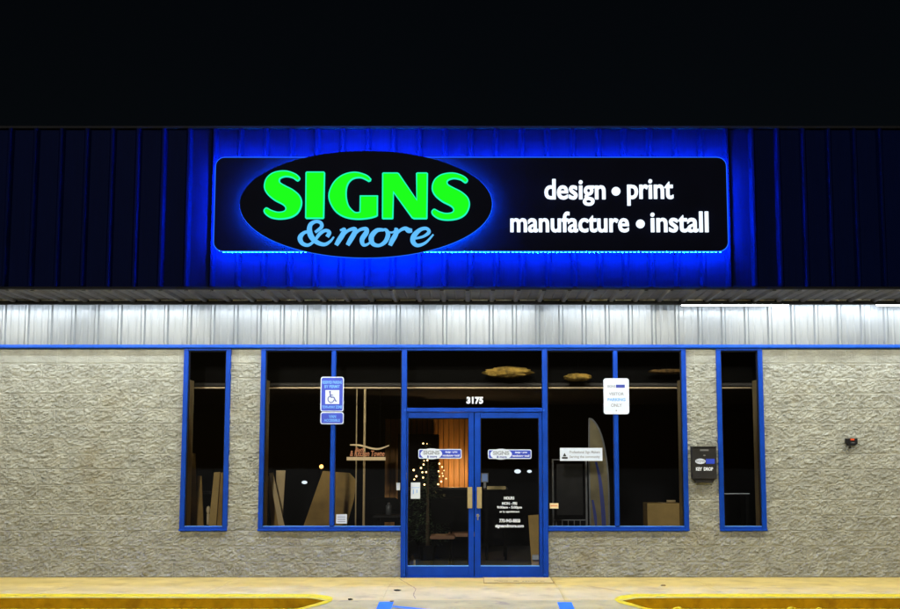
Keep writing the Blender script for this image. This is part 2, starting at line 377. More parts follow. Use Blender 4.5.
# trim, ribbed band
ZTr = PZ(344.6, -0.06)
def profile_mesh(name, m, x0, x1, pitch, anchor, za, zb, y, out, hh, w_top, w_base, minor=True, parent=bld):
    pts = []
    k = math.floor((x0-anchor)/pitch)
    while anchor + k*pitch < x1+pitch:
        c = anchor+k*pitch
        pts += [(c-w_base/2, 0), (c-w_top/2, hh), (c+w_top/2, hh), (c+w_base/2, 0)]
        if minor:
            for t_ in (1/3., 2/3.):
                cm = c+pitch*t_; pts += [(cm-.018, 0), (cm-.008, hh*.14), (cm+.008, hh*.14), (cm+.018, 0)]
        k += 1
    pts = [p for p in pts if x0 <= p[0] <= x1]
    nz = 7; mb = MB(); zz = np.linspace(za, zb, nz)
    vs = []
    for (x, h) in pts:
        for z in zz: vs.append((x, y+out*h, z))
    fs = [(i*nz+j, (i+1)*nz+j, (i+1)*nz+j+1, i*nz+j+1) for i in range(len(pts)-1) for j in range(nz-1)]
    mb.add(vs, fs); return mb.build(name, m, parent)
xa_b = PX(468, -0.03, 325); pitch = PX(491.2, -0.03, 325)-xa_b
profile_mesh('ribbed_wall_band', 'band', XL, XR, pitch, xa_b, ZTr-.01, ZS-.004, -0.03, -1, 0.028, 0.03, 0.07)
mb = MB(); mb.box(XL, XR, -0.064, 0.085, ZT, ZTr); mb.box(XL, XR, -0.072, -0.0645, ZT+.008, ZTr-.014); mb.build('blue_trim', 'blue_bright', bld, 0.006)
box('band_backing', 'roof', bld, (XL, XR, 0.0, 0.3, ZTr+.002, 5.3))
# fascia
ZF1 = PZ(129.5, YF); ZF0 = PZ(287.0, YF)
xf0 = PX(186, YF, 285); pf = (PX(755.2, YF, 285)-xf0)/22
profile_mesh('ribbed_fascia', 'fascia', XL-.4, XR+.4, pf, xf0, ZF0, ZF1, YF, -1, 0.062, 0.026, 0.085, False)
box('fascia_backing', 'roof', bld, (XL-.4, XR+.4, YF+.005, YF+.05, ZF0+.002, ZF1-.003))
box('fascia_cap', 'black', bld, (XL-.42, XR+.42, YF-.05, YF+.12, ZF1+.001, ZF1+.035), 0.004)
box('fascia_sill', 'black', bld, (XL-.4, XR+.4, YF-.045, YF+.03, ZF0-.03, ZF0-.001), 0.003)
# soffit: ribs run from front to back
k = math.floor((XL-xa_b)/pitch); vs = []; fs = []; pts = []
while xa_b+k*pitch < XR:
    c = xa_b+k*pitch
    pts += [(c-.045, 0), (c-.02, .035), (c+.02, .035), (c+.045, 0), (c+pitch*.45, 0), (c+pitch*.5, .01), (c+pitch*.55, 0)]; k += 1
mb = MB(); YB = -0.55
for (x, h) in pts: vs += [(x, YF+.36, ZS-h), (x, YB-.02, ZS-h)]
fs = [(2*i, 2*i+1, 2*i+3, 2*i+2) for i in range(len(pts)-1)]
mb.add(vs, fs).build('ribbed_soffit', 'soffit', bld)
mb = MB(); k = math.floor((XL-xa_b)/pitch)  # pale strips imitate soffit pan ends catching light
while xa_b+k*pitch < XR-pitch:
    c = xa_b+k*pitch; mb.box(c+.055, c+pitch-.055, YB-.035, YB-.021, ZS-.019, ZS-.006); k += 1
mb.box(XL, XR, YB-.035, YB-.021, ZS-.0058, ZS-.003); mb.build('soffit_lit_dashes', 'lit_dash', bld)
zlip = PZ(304.6, YB)
box('soffit_front_panel', 'roof', bld, (XL, XR, YF+.052, YF+.358, ZS-.004, ZS+.02))
box('light_cove_lip', 'black', bld, (XL, XR, YB, YB+.02, zlip, ZS-.002), 0.002)
box('roof', 'roof', bld, (XL-.4, XR+.4, YF+.13, 6.6, ZS+.04, ZS+.16))
for bb in ((XL-.4, XR+.4, 6.4, 6.5, 3.1, ZF1), (XL-.4, XL-.3, YF+.13, 6.39, ZS+.17, ZF1), (XR+.3, XR+.4, YF+.13, 6.39, ZS+.17, ZF1)): box('parapet', 'roof', bld, bb)
for bb in ((XL-.06, XL-.001, 0.03, 6.5, 0, ZS+.03), (XR+.001, XR+.06, 0.03, 6.5, 0, ZS+.03)): box('side_wall', 'block', bld, bb)

# ---- windows
YG0, YG1 = 0.018, 0.026
FY0, FY1 = -0.045, 0.088
def window(x0, x1, z0, z1, mulls=(), label=None, left=True, right=True):
    mb = MB()
    if left: mb.box(x0, x0+FW, FY0, FY1, z0, z1)
    if right: mb.box(x1-FW, x1, FY0, FY1, z0, z1)
    a = x0+(FW if left else 0); b = x1-(FW if right else 0)
    mb.box(a, b, FY0+.006, FY1, z0, z0+.045); mb.box(a, b, FY0+.006, FY1, z1-.03, z1)
    mb.box(x0-.004, x1+.004, FY0-.016, FY0+.001, z0-.012, z0+.012)
    w = mb.build('window', 'blue', bld, 0.005)
    if label: w['label'] = label
    for m_ in mulls: box('mullion', 'blue', w, (m_-.030, m_+.030, FY0-.006, FY1-.002, z0+.046, z1-.031), 0.012)
    frame_ring(MB(), a-.001, b+.001, z0+.044, z1-.029, .013, FY0+.034, YG0-.0015).build('gasket', 'black', w)
    box('sill_bead', 'skyblue', w, (a+.002, b-.002, FY0+.02, FY0+.033, z0+.046, z0+.054))
    box('glass', 'glass', w, (a-.003, b+.003, YG0, YG1, z0+.04, z1-.027))
    return w
w1 = window(W1[0], W1[1], SILL, ZT-.002, label='narrow left window with tall boards leaning inside')
mul2 = PX(333, 0, 440); w2 = window(W2[0], W2[1]-.002, SILL, ZT-.002, (mul2,), right=False, label='wide two pane window left of the doors')
mul3 = PX(616, 0, 440); w3 = window(W3[0]+.002, W3[1], SILL, ZT-.002, (mul3,), left=False, label='wide two pane window right of the doors')
w4 = window(W4[0], W4[1], SILL, ZT-.002, label='narrow right window, dark inside')
# ---- door surround, transom light, two leaves
zd = PZ(408.0); JW = 0.068; DY = -0.052
mb = MB(); mb.box(DR[0], DR[0]+JW, DY, .09, 0, ZT-.002); mb.box(DR[1]-JW, DR[1], DY, .09, 0, ZT-.002)
mb.box(DR[0]+JW, DR[1]-JW, DY+.004, .09, zd-.055, zd); mb.box(DR[0]+JW, DR[1]-JW, DY+.004, .09, ZT-.032, ZT-.002)
mb.box(DR[0]+JW, DR[1]-JW, DY+.01, .09, -.003, .012)
dfr = mb.build('door_frame', 'blue', bld, 0.006)
trn = box('transom_glass', 'glass', bld, (DR[0]+JW, DR[1]-JW, YG0, YG1, zd, ZT-.033))
num = MB(); textpx(num, '3175', 466.5, 396.8, 483.2, 404.0, YG0-.001, .003, .05); num.build('house_number', 'white', bld)
for cx_ in (405.2, 543.6):
    MB().tube([(PX(cx_), DY, zd-.03), (PX(cx_), DY-.018, zd-.03)], .017, 10).build('bolt', 'blue_bright', bld)
    MB().tube([(PX(cx_), DY, .04), (PX(cx_), DY-.02, .04)], .014, 10).build('bolt', 'blue_bright', bld)
mid = PX(474.3)
def leaf(x0, x1, stl, str_, lab, hx):
    """door leaf between x0, x1; glass between the two stiles"""
    mb = MB(); zt = zd-.059; zg1 = PZ(418.2); zg0 = PZ(566.3); y0, y1 = -0.03, 0.03
    mb.box(x0, x0+stl, y0, y1, .014, zt); mb.box(x1-str_, x1, y0, y1, .014, zt)
    mb.box(x0+stl, x1-str_, y0+.003, y1, .014, zg0); mb.box(x0+stl, x1-str_, y0+.003, y1, zg1, zt)
    d = mb.build('door', 'blue', bld, 0.005); d['label'] = lab
    box('glass', 'glass', d, (x0+stl-.004, x1-str_+.004, 0.0, .008, zg0-.004, zg1+.004))
    frame_ring(MB(), x0+stl-.001, x1-str_+.001, zg0-.001, zg1+.001, .011, -.014, -.0012).build('gasket', 'black', d)
    box('rail_bead', 'skyblue', d, (x0+stl+.002, x1-str_-.002, y0+.006, -.0145, zg0+.001, zg0+.014))
    h = MB(); za, zb = PZ(508.3, -.06), PZ(487.0, -.06)
    h.box(hx-.032, hx+.032, -.075, -.067, za, zb)
    h.box(hx-.01, hx+.01, -.066, -.031, zb-.05, zb-.03); h.box(hx-.01, hx+.01, -.066, -.031, za+.03, za+.05)
    h.build('handle', 'tan', d, 0.003)
    return d
lf = leaf(DR[0]+JW+.003, mid-.004, .018, PX(474.3)-PX(468.7)-.004, 'left door leaf with paper notice and small oval logo sticker', PX(469.9))
rt = leaf(mid+.004, DR[1]-JW-.003, PX(480.4)-PX(474.3)-.004, .045, 'right door leaf with opening hours lettering and lock', PX(479.3))
lk = MB(); lx, lz = P(477.8, 515.5, -.035)
lk.add(*(lambda t: (t.v, t.f))(MB().tube([(lx, -.031, lz), (lx, -.048, lz)], .022, 14))); lk.box(lx-.01, lx+.01, -.055, -.0485, lz-.06, lz+.01); lk.build('lock', 'chrome', rt, .002)
# stickers on the doors: outline, oval, blue box, words
def logo_sticker(px0, py0, px1, py1, Y, parent):
    xa, za = P(px0, py1, Y); xb, zb = P(px1, py0, Y); w = xb-xa; h = zb-za
    st = MB().prism(rrect(xa, xb, za+h*.06, zb-h*.06, h*.16), Y-.001, Y).build('logo_sticker', 'signwhite', parent)
    MB().prism(rrect(xa+.012, xb-.012, za+h*.06+.012, zb-h*.06-.012, h*.1), Y-.002, Y-.0011).build('sticker_panel', 'signblue', st)
    MB().prism(oval(xa+w*.30, (za+zb)/2, w*.25, h*.5, 32), Y-.003, Y-.0021).build('sticker_oval', 'signwhite', st)
    t = MB(); text(t, 'SIGNS', xa+w*.11, xa+w*.49, za+h*.42, zb-h*.2, Y-.0031, .001, .05); t.build('sticker_name', 'greyprint', st)
    t = MB(); text(t, '& more', xa+w*.2, xa+w*.43, za+h*.14, za+h*.36, Y-.0031, .001, .03); t.build('sticker_script', 'navyprint', st)
    t = MB(); text(t, 'design • print', xa+w*.62, xa+w*.9, za+h*.55, zb-h*.24, Y-.0031, .001, .03); text(t, 'manufacture • install', xa+w*.56, xa+w*.95, za+h*.26, za+h*.46, Y-.0031, .001, .03)
    t.build('sticker_words', 'white', st)
logo_sticker(418.3, 448.4, 461.7, 459.3, -.002, lf)
logo_sticker(488.0, 448.8, 531.5, 459.6, -.002, rt)
mb = MB(); ht = -.002
for s, a, b, y0, y1 in (('HOURS', 504, 514.3, 496.6, 499.6), ('MON - FRI', 502, 517, 502, 504.9), ('9:00am - 5:00pm', 497, 522, 506, 509.3), ('or by appointment', 499.5, 519.5, 510.6, 513.2), ('770-943-8800', 499.3, 520.3, 518.9, 522.6), ('signsandmore.com', 495.3, 523.8, 524.2, 528.4)):
    textpx(mb, s, a, y0, b, y1, ht, .001, .045)
mb.build('hours_lettering', 'white', rt)
mb = MB(); boxpx(mb, 410.8, 482.5, 420.2, 498.8, -.003, -.001); nt_ = mb.build('paper_notice', 'paper', lf)
mb = MB(); boxpx(mb, 411.3, 487.4, 419.6, 487.9, -.0045, -.0032); boxpx(mb, 413, 489.6, 413.7, 494, -.0045, -.0032); boxpx(mb, 416.5, 489.6, 417.3, 493, -.0045, -.0032); mb.build('notice_print', 'skyblue', nt_)
mb = MB(); boxpx(mb, 396.4, 482.8, 401.9, 490.2, YG0-.003, YG0-.001); mb.build('paper_notice', 'paper', w2)
mb = MB(); boxpx(mb, 336.0, 514.3, 347.0, 523.6, YG0-.003, YG0-.001); st = mb.build('window_sticker', 'paper', w2)
mb = MB()
for r_ in (516.6, 519.0, 521.2): boxpx(mb, 337.5, r_, 345.5, r_+.8, YG0-.0045, YG0-.0032)
mb.build('sticker_print', 'greyprint', st)
mb = MB(); boxpx(mb, 560.0, 447.9, 602.3, 460.9, YG0-.003, YG0-.001); st = mb.build('window_banner', 'signwhite', w3)
mb = MB(); textpx(mb, 'Professional Sign Makers', 569.5, 450.6, 600, 454.2, YG0-.0032, .001, .03); textpx(mb, 'Serving the community', 569.5, 455.5, 600, 458.6, YG0-.0032, .001, .03); mb.build('banner_words', 'greyprint', st)
xa, za = P(564.6, 456.4, YG0-.0045)
mb = MB().prism([(xa-.024, za), (xa, za+.046), (xa+.024, za)], YG0-.0045, YG0-.0032); boxpx(mb, 562, 457, 567.6, 458.8, YG0-.0045, YG0-.0032); mb.build('banner_emblem', 'blackprint', st)
mb = MB(); boxpx(mb, 549.8, 503.2, 558.4, 508.6, YG0-.003, YG0-.001); st = mb.build('window_sticker', 'cream', w3)
mb = MB(); boxpx(mb, 550.6, 505.2, 557.6, 506.4, YG0-.0045, YG0-.0032); mb.build('sticker_print', 'copper', st)

# ================================================================== LIT SIGN
YS = YF-0.27; YB1 = YS+.11           # cabinet front / back
x0, z0 = P(213.8, 251.6, YS); x1, z1 = P(728.2, 156.6, YS); x0 = PX(213.9, YS, 204); x1 = PX(728.0, YS, 204)
sign = thing('lit_shop_sign', 'long black cabinet sign with blue halo, green SIGNS letters on an oval and white lettering', 'shop sign', (PX(471, YS), YF, (z0+z1)/2))
rr = 0.115
MB().prism(rrect(x0+.012, x1-.012, z0+.012, z1-.012, rr-.012), YS, YB1).build('cabinet', 'face', sign)
ring(MB(), rrect(x0, x1, z0, z1, rr), rrect(x0+.011, x1-.011, z0+.011, z1-.011, rr-.011), YS+.012, YS+.03).build('cabinet_rim', 'led_rim', sign)
i0, i1 = .05, .085
def led_row(mb, path, step, y, hw=.010, hh=.006):
    path = path+[path[0]]; acc = 0.0
    for (ax, az), (bx_, bz_) in zip(path, path[1:]):
        L = math.hypot(bx_-ax, bz_-az); t_ = step-acc if acc else 0
        while t_ < L:
            cx_, cz_ = ax+(bx_-ax)*t_/L, az+(bz_-az)*t_/L; mb.box(cx_-hw, cx_+hw, y, y+.014, cz_-hh, cz_+hh); t_ += step
        acc = L-(t_-step)
    return mb
led_row(MB(), rrect(x0+.022, x1-.022, z0+.018, z1-.03, rr-.03), .048, YB1+.004).build('led_strip', 'led_blue', sign)
mb = MB()
for k in range(9):
    xm = x0+.4+k*(x1-x0-.8)/8
    for zm in (z0+.2, z1-.2): mb.box(xm-.015, xm+.015, YB1+.001, YF-.06, zm-.015, zm+.015)
mb.build('standoff', 'black', sign)
YO = YS-.135
ex0, ex1 = PX(239.0, YO, 204), PX(492.6, YO, 204); ez1, ez0 = PZ(150.3, YO), PZ(257.8, YO)
ecx, ecz, erx, erz = (ex0+ex1)/2, (ez0+ez1)/2, (ex1-ex0)/2, (ez1-ez0)/2
MB().prism(oval(ecx, ecz, erx-.006, erz-.006), YO, YO+.07).build('oval_panel', 'face', sign)
ring(MB(), oval(ecx, ecz, erx, erz), oval(ecx, ecz, erx-.0055, erz-.0055), YO+.03, YO+.045).build('oval_rim', 'led_rim', sign)
led_row(MB(), oval(ecx, ecz, erx-.05, erz-.05, 120), .045, YO+.074).build('oval_led_strip', 'led_blue', sign)
mb = MB()
for dx in (-.8, 0, .8): mb.box(ecx+dx-.02, ecx+dx+.02, YO+.071, YS-.001, ecz-.2, ecz+.2)
mb.build('oval_bracket', 'black', sign)
# green letters
YL = YO-.03
def z1p(x, y): return P(255+x/7.5, 160+y/7.5, YL)
def z2p(x, y): return P(365+x/7.5, 160+y/7.5, YL)
Spts = [(338,133),(300,98),(225,76),(140,88),(85,130),(65,195),(85,250),(140,300),(205,335),(226,360),(215,380),(170,386),(122,372),(85,354),(63,375),(74,405),(120,435),(190,445),(270,432),(325,395),(352,330),(340,270),(290,222),(230,190),(190,165),(190,140),(230,126),(280,135),(318,158)]
S1 = catmull(Spts, 5, True)
S2 = [(497+(x-63)*(787-497)/(352-63)-825+825, 92+(y-76)*(453-92)/(445-76)) for x, y in S1]
Gs = catmull([(872,140),(835,108),(750,86),(660,105),(590,160),(552,240),(556,310),(600,385),(670,430),(760,446),(850,440),(905,426),(921,415)], 5)
Gs += [(922,264),(785,264),(783,386)] + catmull([(770,389),(745,384),(708,345),(690,290),(688,225),(703,175),(738,142),(795,135),(852,162)], 5) + [(868,156)]
I_ = [(386,85),(517,85),(525,94),(518,432),(510,440),(383,440),(375,432),(378,94)]
N_ = [(128,98),(136,92),(243,92),(255,98),(385,290),(382,98),(392,92),(464,92),(472,99),(468,436),(462,442),(366,442),(350,434),(216,248),(212,436),(205,442),(132,442),(126,436)]
for poly, fn in ((S1, z1p), (I_, z1p), (Gs, z1p), (N_, z2p), (S2, z2p)):
    w = [fn(*p) for p in poly]
    inner = offset_poly(w, -.014)
    l = MB().prism(w, YL+.006, YO-.001).build('letter', 'green_rim', sign)
    MB().prism(inner, YL, YL+.0055).build('letter_face', 'green', l)
# script "& more": strokes of varying width
def ribbon(mb, pts, y0, y1, org=(290, 215), sc=6.0, grow=0.0, wf=1.0):
    pts = catmull(pts, 5); W = [P(org[0]+p[0]/sc, org[1]+p[1]/sc, y0) for p in pts]; k_ = (P(301, 200, y0)[0]-P(300, 200, y0)[0])/sc
    prev = None
    L, Rr = [], []
    for i, (x, z) in enumerate(W):
        a = W[max(i-1, 0)]; b = W[min(i+1, len(W)-1)]; dx, dz = b[0]-a[0], b[1]-a[1]; l_ = math.hypot(dx, dz) or 1
        h = pts[i][2]*k_/2*wf+grow; L.append((x-dz/l_*h, z+dx/l_*h)); Rr.append((x+dz/l_*h, z-dx/l_*h))
    n = len(W); vs = [(x, y0, z) for x, z in L]+[(x, y0, z) for x, z in Rr]+[(x, y1, z) for x, z in L]+[(x, y1, z) for x, z in Rr]; fs = []
    for i in range(n-1): fs += [(i, n+i, n+i+1, i+1), (2*n+i, 2*n+i+1, 3*n+i+1, 3*n+i), (i, i+1, 2*n+i+1, 2*n+i), (n+i, 3*n+i, 3*n+i+1, n+i+1)]
    fs += [(0, 2*n, 3*n, n), (n-1, 2*n-1, 4*n-1, 3*n-1)]
    mb.add(vs, fs)
strokes = {
 'ampersand': [[(150,103,14),(188,72,20),(184,46,20),(155,38,18),(124,55,24),(116,90,30),(128,130,32),(160,162,26),(205,176,20),(240,158,14),(263,130,8)],
               [(128,96,14),(85,105,18),(60,135,28),(72,168,24),(108,180,18),(145,155,14),(178,112,20),(212,92,18),(236,104,22),(222,130,22)]],
 'm': [[(300,92,10),(326,84,18),(318,112,28),(294,150,28),(276,180,22)], [(304,140,12),(345,95,16),(386,82,22),(388,104,28),(362,150,28),(345,180,22)],
       [(372,138,12),(412,92,16),(455,82,22),(458,104,28),(432,145,28),(440,178,20),(470,172,12),(500,138,9)]],
 'o': [[(560,88,16),(520,92,24),(488,130,30),(496,170,26),(534,182,18),(572,158,24),(588,116,26),(574,88,18),(552,92,12)], [(582,100,10),(612,104,10),(634,92,10)]],
 'r': [[(626,84,14),(640,90,24),(632,120,28),(612,155,28),(600,182,22)], [(626,128,12),(660,92,16),(690,80,22),(712,92,30),(733,92,20)]],
 'e': [[(752,140,12),(800,128,14),(834,102,20),(818,80,18),(780,88,22),(744,124,30),(738,160,28),(766,182,20),(815,164,14),(860,116,9)]]}
for j_, (kname, ss) in enumerate(strokes.items()):
    mb = MB()
    for q_, s_ in enumerate(ss): ribbon(mb, s_, YL+.012+.0015*q_+.0004*j_, YO-.001, wf=1.02)
    l = mb.build('script_letter', 'script', sign)
YC = YS-.02
for s, a, b, y0, y1 in (('design', 544.4, 605.4, 179.0, 206.0), ('print', 627.2, 673.2, 179.2, 205.8), ('manufacture', 510.2, 628.9, 211.6, 232.6), ('install', 650.6, 708.2, 211.4, 232.6)):
    mb = MB()
    for q_, (dx, dy) in enumerate(((0, 0), (-.42, .12), (.42, -.12), (-.22, -.22), (.22, .22))): textpx(mb, s, a+.4+dx, y0+.25+dy, b-.4+dx, y1-.25+dy, YC-.0006*q_, .010, .012)
    mb.build('lit_word', 'litwhite', sign)
for a, c in ((615.9, 191.4), (640.3, 224.0)):
    xx, zz = P(a, c, YC); MB().prism(oval(xx, zz, .052, .052, 20), YC-.012, YC-.001).build('lit_dot', 'litwhite', sign)

# ================================================================== LIGHT FIXTURES
def fixture(name, label, cat, group, cx, y, z, L, m):
    t = thing(name, label, cat, (cx, y, z), group)
    mb = MB(); mb.box(cx-L/2, cx+L/2, y-.05, y+.05, z, z+.03); mb.build('housing', 'white', t, .003)
    box('diffuser', m, t, (cx-L/2+.02, cx+L/2-.02, y-.035, y+.035, z-.02, z-.001))
    return t
def clone(t, loc, label):
    r = t.copy(); col.objects.link(r); r.location = loc; r['label'] = label
    for ch in t.children:
        c = ch.copy(); col.objects.link(c); c.parent = r
    return r
YLm = -0.40; zl = zlip+.024
xv = [PX(735, YLm, 304), PX(201, YLm, 304)]
base = fixture('wall_wash_light', 'long white tube light hanging lowest under the soffit, right of the blue sign end', 'tube light', 'tube lights along the wall top', PX(735, YLm, 304), YLm, zlip+.028, 1.43, 'tube_cool')
for px_, dz, lab in ((20, .0, 'tube light under the soffit above the far left wall'), (135, 0.02, 'tube light under the soffit above the left block wall'), (252, .0, 'tube light under the soffit above the left narrow window pier'), (368, .02, 'tube light under the soffit left of the door transom'), (484, .02, 'tube light under the soffit above the street number'), (605, .02, 'tube light under the soffit above the visitor parking sign'), (930, -.047, 'low hanging white tube light under the soffit at the far right end of the view')):
    clone(base, (PX(px_, YLm, 304), YLm, zlip+.042+dz*.3), lab)
clone(base, (PX(832, YLm, 304), YLm+.12, zlip+.068), 'tube light under the soffit above the narrow right window')
yd = YF+.12; zdn = ZF0-.002  # unseen warm strips put behind the fascia to light the pavement
base2 = fixture('unseen_canopy_light', 'unseen warm tube light tucked behind the fascia bottom in the middle', 'canopy light', 'unseen warm canopy lights behind the fascia', 0.0, yd, zdn+.02, 1.7, 'tube_warm')
for k, lab in ((-3, 'unseen warm tube light tucked behind the fascia at its far left end'), (-2, 'unseen warm tube light tucked behind the fascia, second from the left end'), (-1, 'unseen warm tube light tucked behind the fascia under the sign oval'), (1, 'unseen warm tube light tucked behind the fascia under the sign white lettering'), (2, 'unseen warm tube light tucked behind the fascia, second from the right end'), (3, 'unseen warm tube light tucked behind the fascia at its far right end')):
    clone(base2, (k*2.35, yd, zdn+.02), lab)

# ================================================================== SIGNS ON THE FRONT
def px_text(parent, name, m, rows, Y, off=.035):
    mb = MB()
    for s, a, b, y0, y1 in rows: textpx(mb, s, a, y0, b, y1, Y, .0012, off)
    return mb.build(name, m, parent)
YQ = FY0-.022
ada = thing('accessible_parking_sign', 'blue wheelchair parking sign with a small blue plate below, fixed to the left mullion', 'parking sign', (PX(332, YQ), YQ, PZ(424, YQ)))
def plate(px0, py0, px1, py1, inset, Y, outer, inner, parent, nm, r=.03):
    xa, za = P(px0, py1, Y); xb, zb = P(px1, py0, Y)
    o = MB().prism(rrect(xa, xb, za, zb, r), Y, Y+.004).build(nm, outer, parent)
    if inner: MB().prism(rrect(xa+inset, xb-inset, za+inset, zb-inset, r*.7), Y-.0015, Y-.0002).build(nm+'_field', inner, o)
    return o
pl = plate(320.3, 376.8, 343.9, 411.6, .012, YQ, 'signwhite', 'signblue', ada, 'plate')
px_text(pl, 'plate_words', 'skyblue', [('RESERVED PARKING', 322.2, 342, 380.8, 383.8), ('BY PERMIT', 324.5, 340, 385.0, 388.0), ('TOW-AWAY ZONE', 322, 342, 405.6, 408.4)], YQ-.0018)
mb = MB(); boxpx(mb, 325.2, 390.1, 339.4, 404.0, YQ-.003, YQ-.0017); sq = mb.build('symbol_square', 'signwhite', pl)
mb = MB(); O_ = (325.2, 390.1)
for k_, st_ in enumerate([[(4.9,2.8,1.2),(5.2,5,1.2),(5.6,7.2,1.3)], [(5.6,7.2,1.1),(8.6,7.4,1.1),(10.2,10.6,1.1),(11.6,11,1.0)], [(5.3,4.6,.8),(8,5.3,.8)], [(4.6,6.0,.9),(2.9,8,.9),(3.1,10.6,.9),(5.2,12.4,.9),(7.6,11.8,.9),(8.8,9.8,.9)]]):
    ribbon(mb, st_, YQ-.0045-.0003*k_, YQ-.0031, O_, 1.0)
hx_, hz_ = P(330.0, 391.9, YQ-.0045); mb.prism(oval(hx_, hz_, .013, .013, 14), YQ-.0045, YQ-.0031); mb.build('wheelchair_symbol', 'navyprint', pl)
pl2 = plate(320.3, 412.2, 343.7, 424.2, .012, YQ, 'signwhite', 'signblue', ada, 'lower_plate')
px_text(pl2, 'plate_words', 'skyblue', [('VAN', 328.8, 336, 415, 418.0), ('ACCESSIBLE', 324, 340, 419, 421.6)], YQ-.0018)
vis = thing('visitor_parking_sign', 'white rounded visitor parking sign fixed to the right mullion', 'parking sign', (PX(616, YQ), YQ, PZ(414, YQ)))
pv = plate(603.8, 378.3, 628.8, 414.2, .01, YQ, 'signwhite', None, vis, 'plate', .035)
mb = MB(); boxpx(mb, 616, 384.6, 624.8, 387.8, YQ-.0018, YQ-.0004); mb.build('logo_box', 'navyprint', pv)
px_text(pv, 'logo_name', 'greyprint', [('SIGNS', 607.2, 615.4, 385.0, 387.6)], YQ-.0006)
px_text(pv, 'plate_words', 'greyprint', [('VISITOR', 608.8, 624, 392.3, 395.4), ('ONLY', 611, 622, 403.6, 407.0)], YQ-.0006)
px_text(pv, 'plate_word', 'skyblue', [('PARKING', 607.6, 625.4, 398.1, 401.1)], YQ-.0006)
mb = MB(); xx, zz = P(616.3, 410.6, YQ); mb.prism(oval(xx, zz, .008, .008, 10), YQ-.003, YQ-.0005); xx, zz = P(616.1, 381.2, YQ); mb.prism(oval(xx, zz, .006, .006, 10), YQ-.003, YQ-.0005); mb.build('bolt', 'greymetal', pv)
# key drop box
YK = -.15
kd = thing('key_drop_box', 'black metal key drop box on the block pier between the right windows', 'drop box', (PX(704.5, YK), 0, PZ(482, YK)))
xa, za = P(692.6, 479.0, YK); xb, zb = P(716.3, 447.5, YK)
mb = MB(); mb.box(xa, xb, YK, -.018, za, zb); mb.prism([(xa+.02, za-.0005), (xb-.02, za-.0005), (xb-.05, za-.05), (xa+.05, za-.05)], YK+.02, -.018); bd = mb.build('body', 'charcoal', kd, .006)
MB().box(xa-.004, xb+.004, YK-.012, -.016, zb+.001, zb+.014).build('lid', 'black', kd, .003)
mb = MB(); boxpx(mb, 700.2, 449.4, 708.6, 451.0, YK-.008, YK-.001); mb.build('slot_plate', 'greymetal', kd)
MB().prism(oval(*P(704.4, 455.4, YK), .016, .009, 14), YK-.006, YK-.001).build('keyhole', 'greymetal', kd)
MB().prism(oval(*P(700.4, 461.3, YK), .068, .035, 28), YK-.003, YK-.001).build('logo_oval', 'signwhite', kd)
mb = MB(); boxpx(mb, 706, 458.8, 714.6, 463.8, YK-.003, YK-.001); lb = mb.build('logo_box', 'signblue', kd)
px_text(kd, 'logo_name', 'greyprint', [('SIGNS', 696, 704.9, 459.8, 462.6)], YK-.0032)
px_text(kd, 'lettering', 'white', [('KEY', 696, 702.2, 467.2, 470.7), ('DROP', 703.8, 713, 467.2, 470.7)], YK-.001, .05)
# wall sensor
YC_ = -.13
cam_ = thing('wall_camera', 'small black camera with red lens bar on the right block wall', 'wall camera', (PX(852, YC_), 0, PZ(447, YC_)))
xa, za = P(846.6, 445.6, YC_); xb, zb = P(857.7, 438.4, YC_)
MB().prism([(xa, zb), (xb, zb), (xb, za+.025), (xb-.035, za), (xa+.035, za), (xa, za+.03)], YC_, -.05).build('body', 'black', cam_, .006)
MB().box(xa+.04, xb-.04, -.049, -.005, za+.02, zb-.01).build('bracket', 'charcoal', cam_)
MB().box(xa+.055, xb-.045, YC_-.004, YC_-.0005, zb-.026, zb-.006).build('lens_bar', 'red', cam_)
MB().box(xa+.055, xb-.04, YC_-.006, YC_-.0005, zb-.062, zb-.052).build('shade_edge', 'chrome', cam_)
MB().tube([(xa+.05, YC_+.03, za-.0005), (xa+.07, -.09, za-.025), (xa+.08, -.012, za-.03)], .006).build('cable', 'black', cam_)

# ================================================================== INSIDE, BEHIND THE GLASS
def leaning(name, label, cat, px_pts, Y, th, m, group=None, lean=.10):
    pts = [P(a, b, Y) for a, b in px_pts]; zmin = min(p[1] for p in pts); zmax = max(p[1] for p in pts)
    mb = MB().prism(pts, Y-th/2, Y+th/2)
    mb.v = [(x, y+lean*(1-(z-zmin)/(zmax-zmin+1e-6))*-1+lean*.5, z) for x, y, z in mb.v]
    o = mb.build(name, m, None, .003); return tag(o, label, cat, group)
gb = 'boards leaning inside the windows'
leaning('board', 'tallest brown board at the left edge of the narrow left window', 'board', [(190,453),(194.6,453.5),(197,500),(198.5,526),(187.5,526)], .52, .03, 'darkcard', gb)
leaning('board', 'short dark brown board beside the tallest one in the narrow left window', 'board', [(196.6,476),(201,476),(204.5,526),(197.5,526)], .50, .03, 'darkcard', gb)
leaning('board', 'golden brown board leaning right in the narrow left window', 'board', [(213.5,472.5),(219.5,472),(217,526),(209.5,526)], .52, .03, 'card', gb)
leaning('board', 'dark brown board at the right edge of the narrow left window', 'board', [(220.2,472.5),(225,472.5),(224.5,526),(217.8,526)], .55, .03, 'darkcard', gb)
o = MB(); bx_, bz_ = P(208.3, 510, .6); o.ball((bx_, .6, bz_), .028, .028, .055, 12); o.tube([(bx_, .6, bz_-.2), (bx_, .6, bz_-.05)], .02, 10); tag(o.build('vase', 'cream', None, 0, True), 'small cream vase between the boards in the narrow left window', 'vase')
box('shelf', 'charcoal', None, (PX(199, .95), PX(214, .95), .8, 1.1, PZ(494, .95), PZ(491.5, .95))); tag(bpy.data.objects['shelf'], 'low dark shelf behind the boards in the narrow left window', 'shelf')
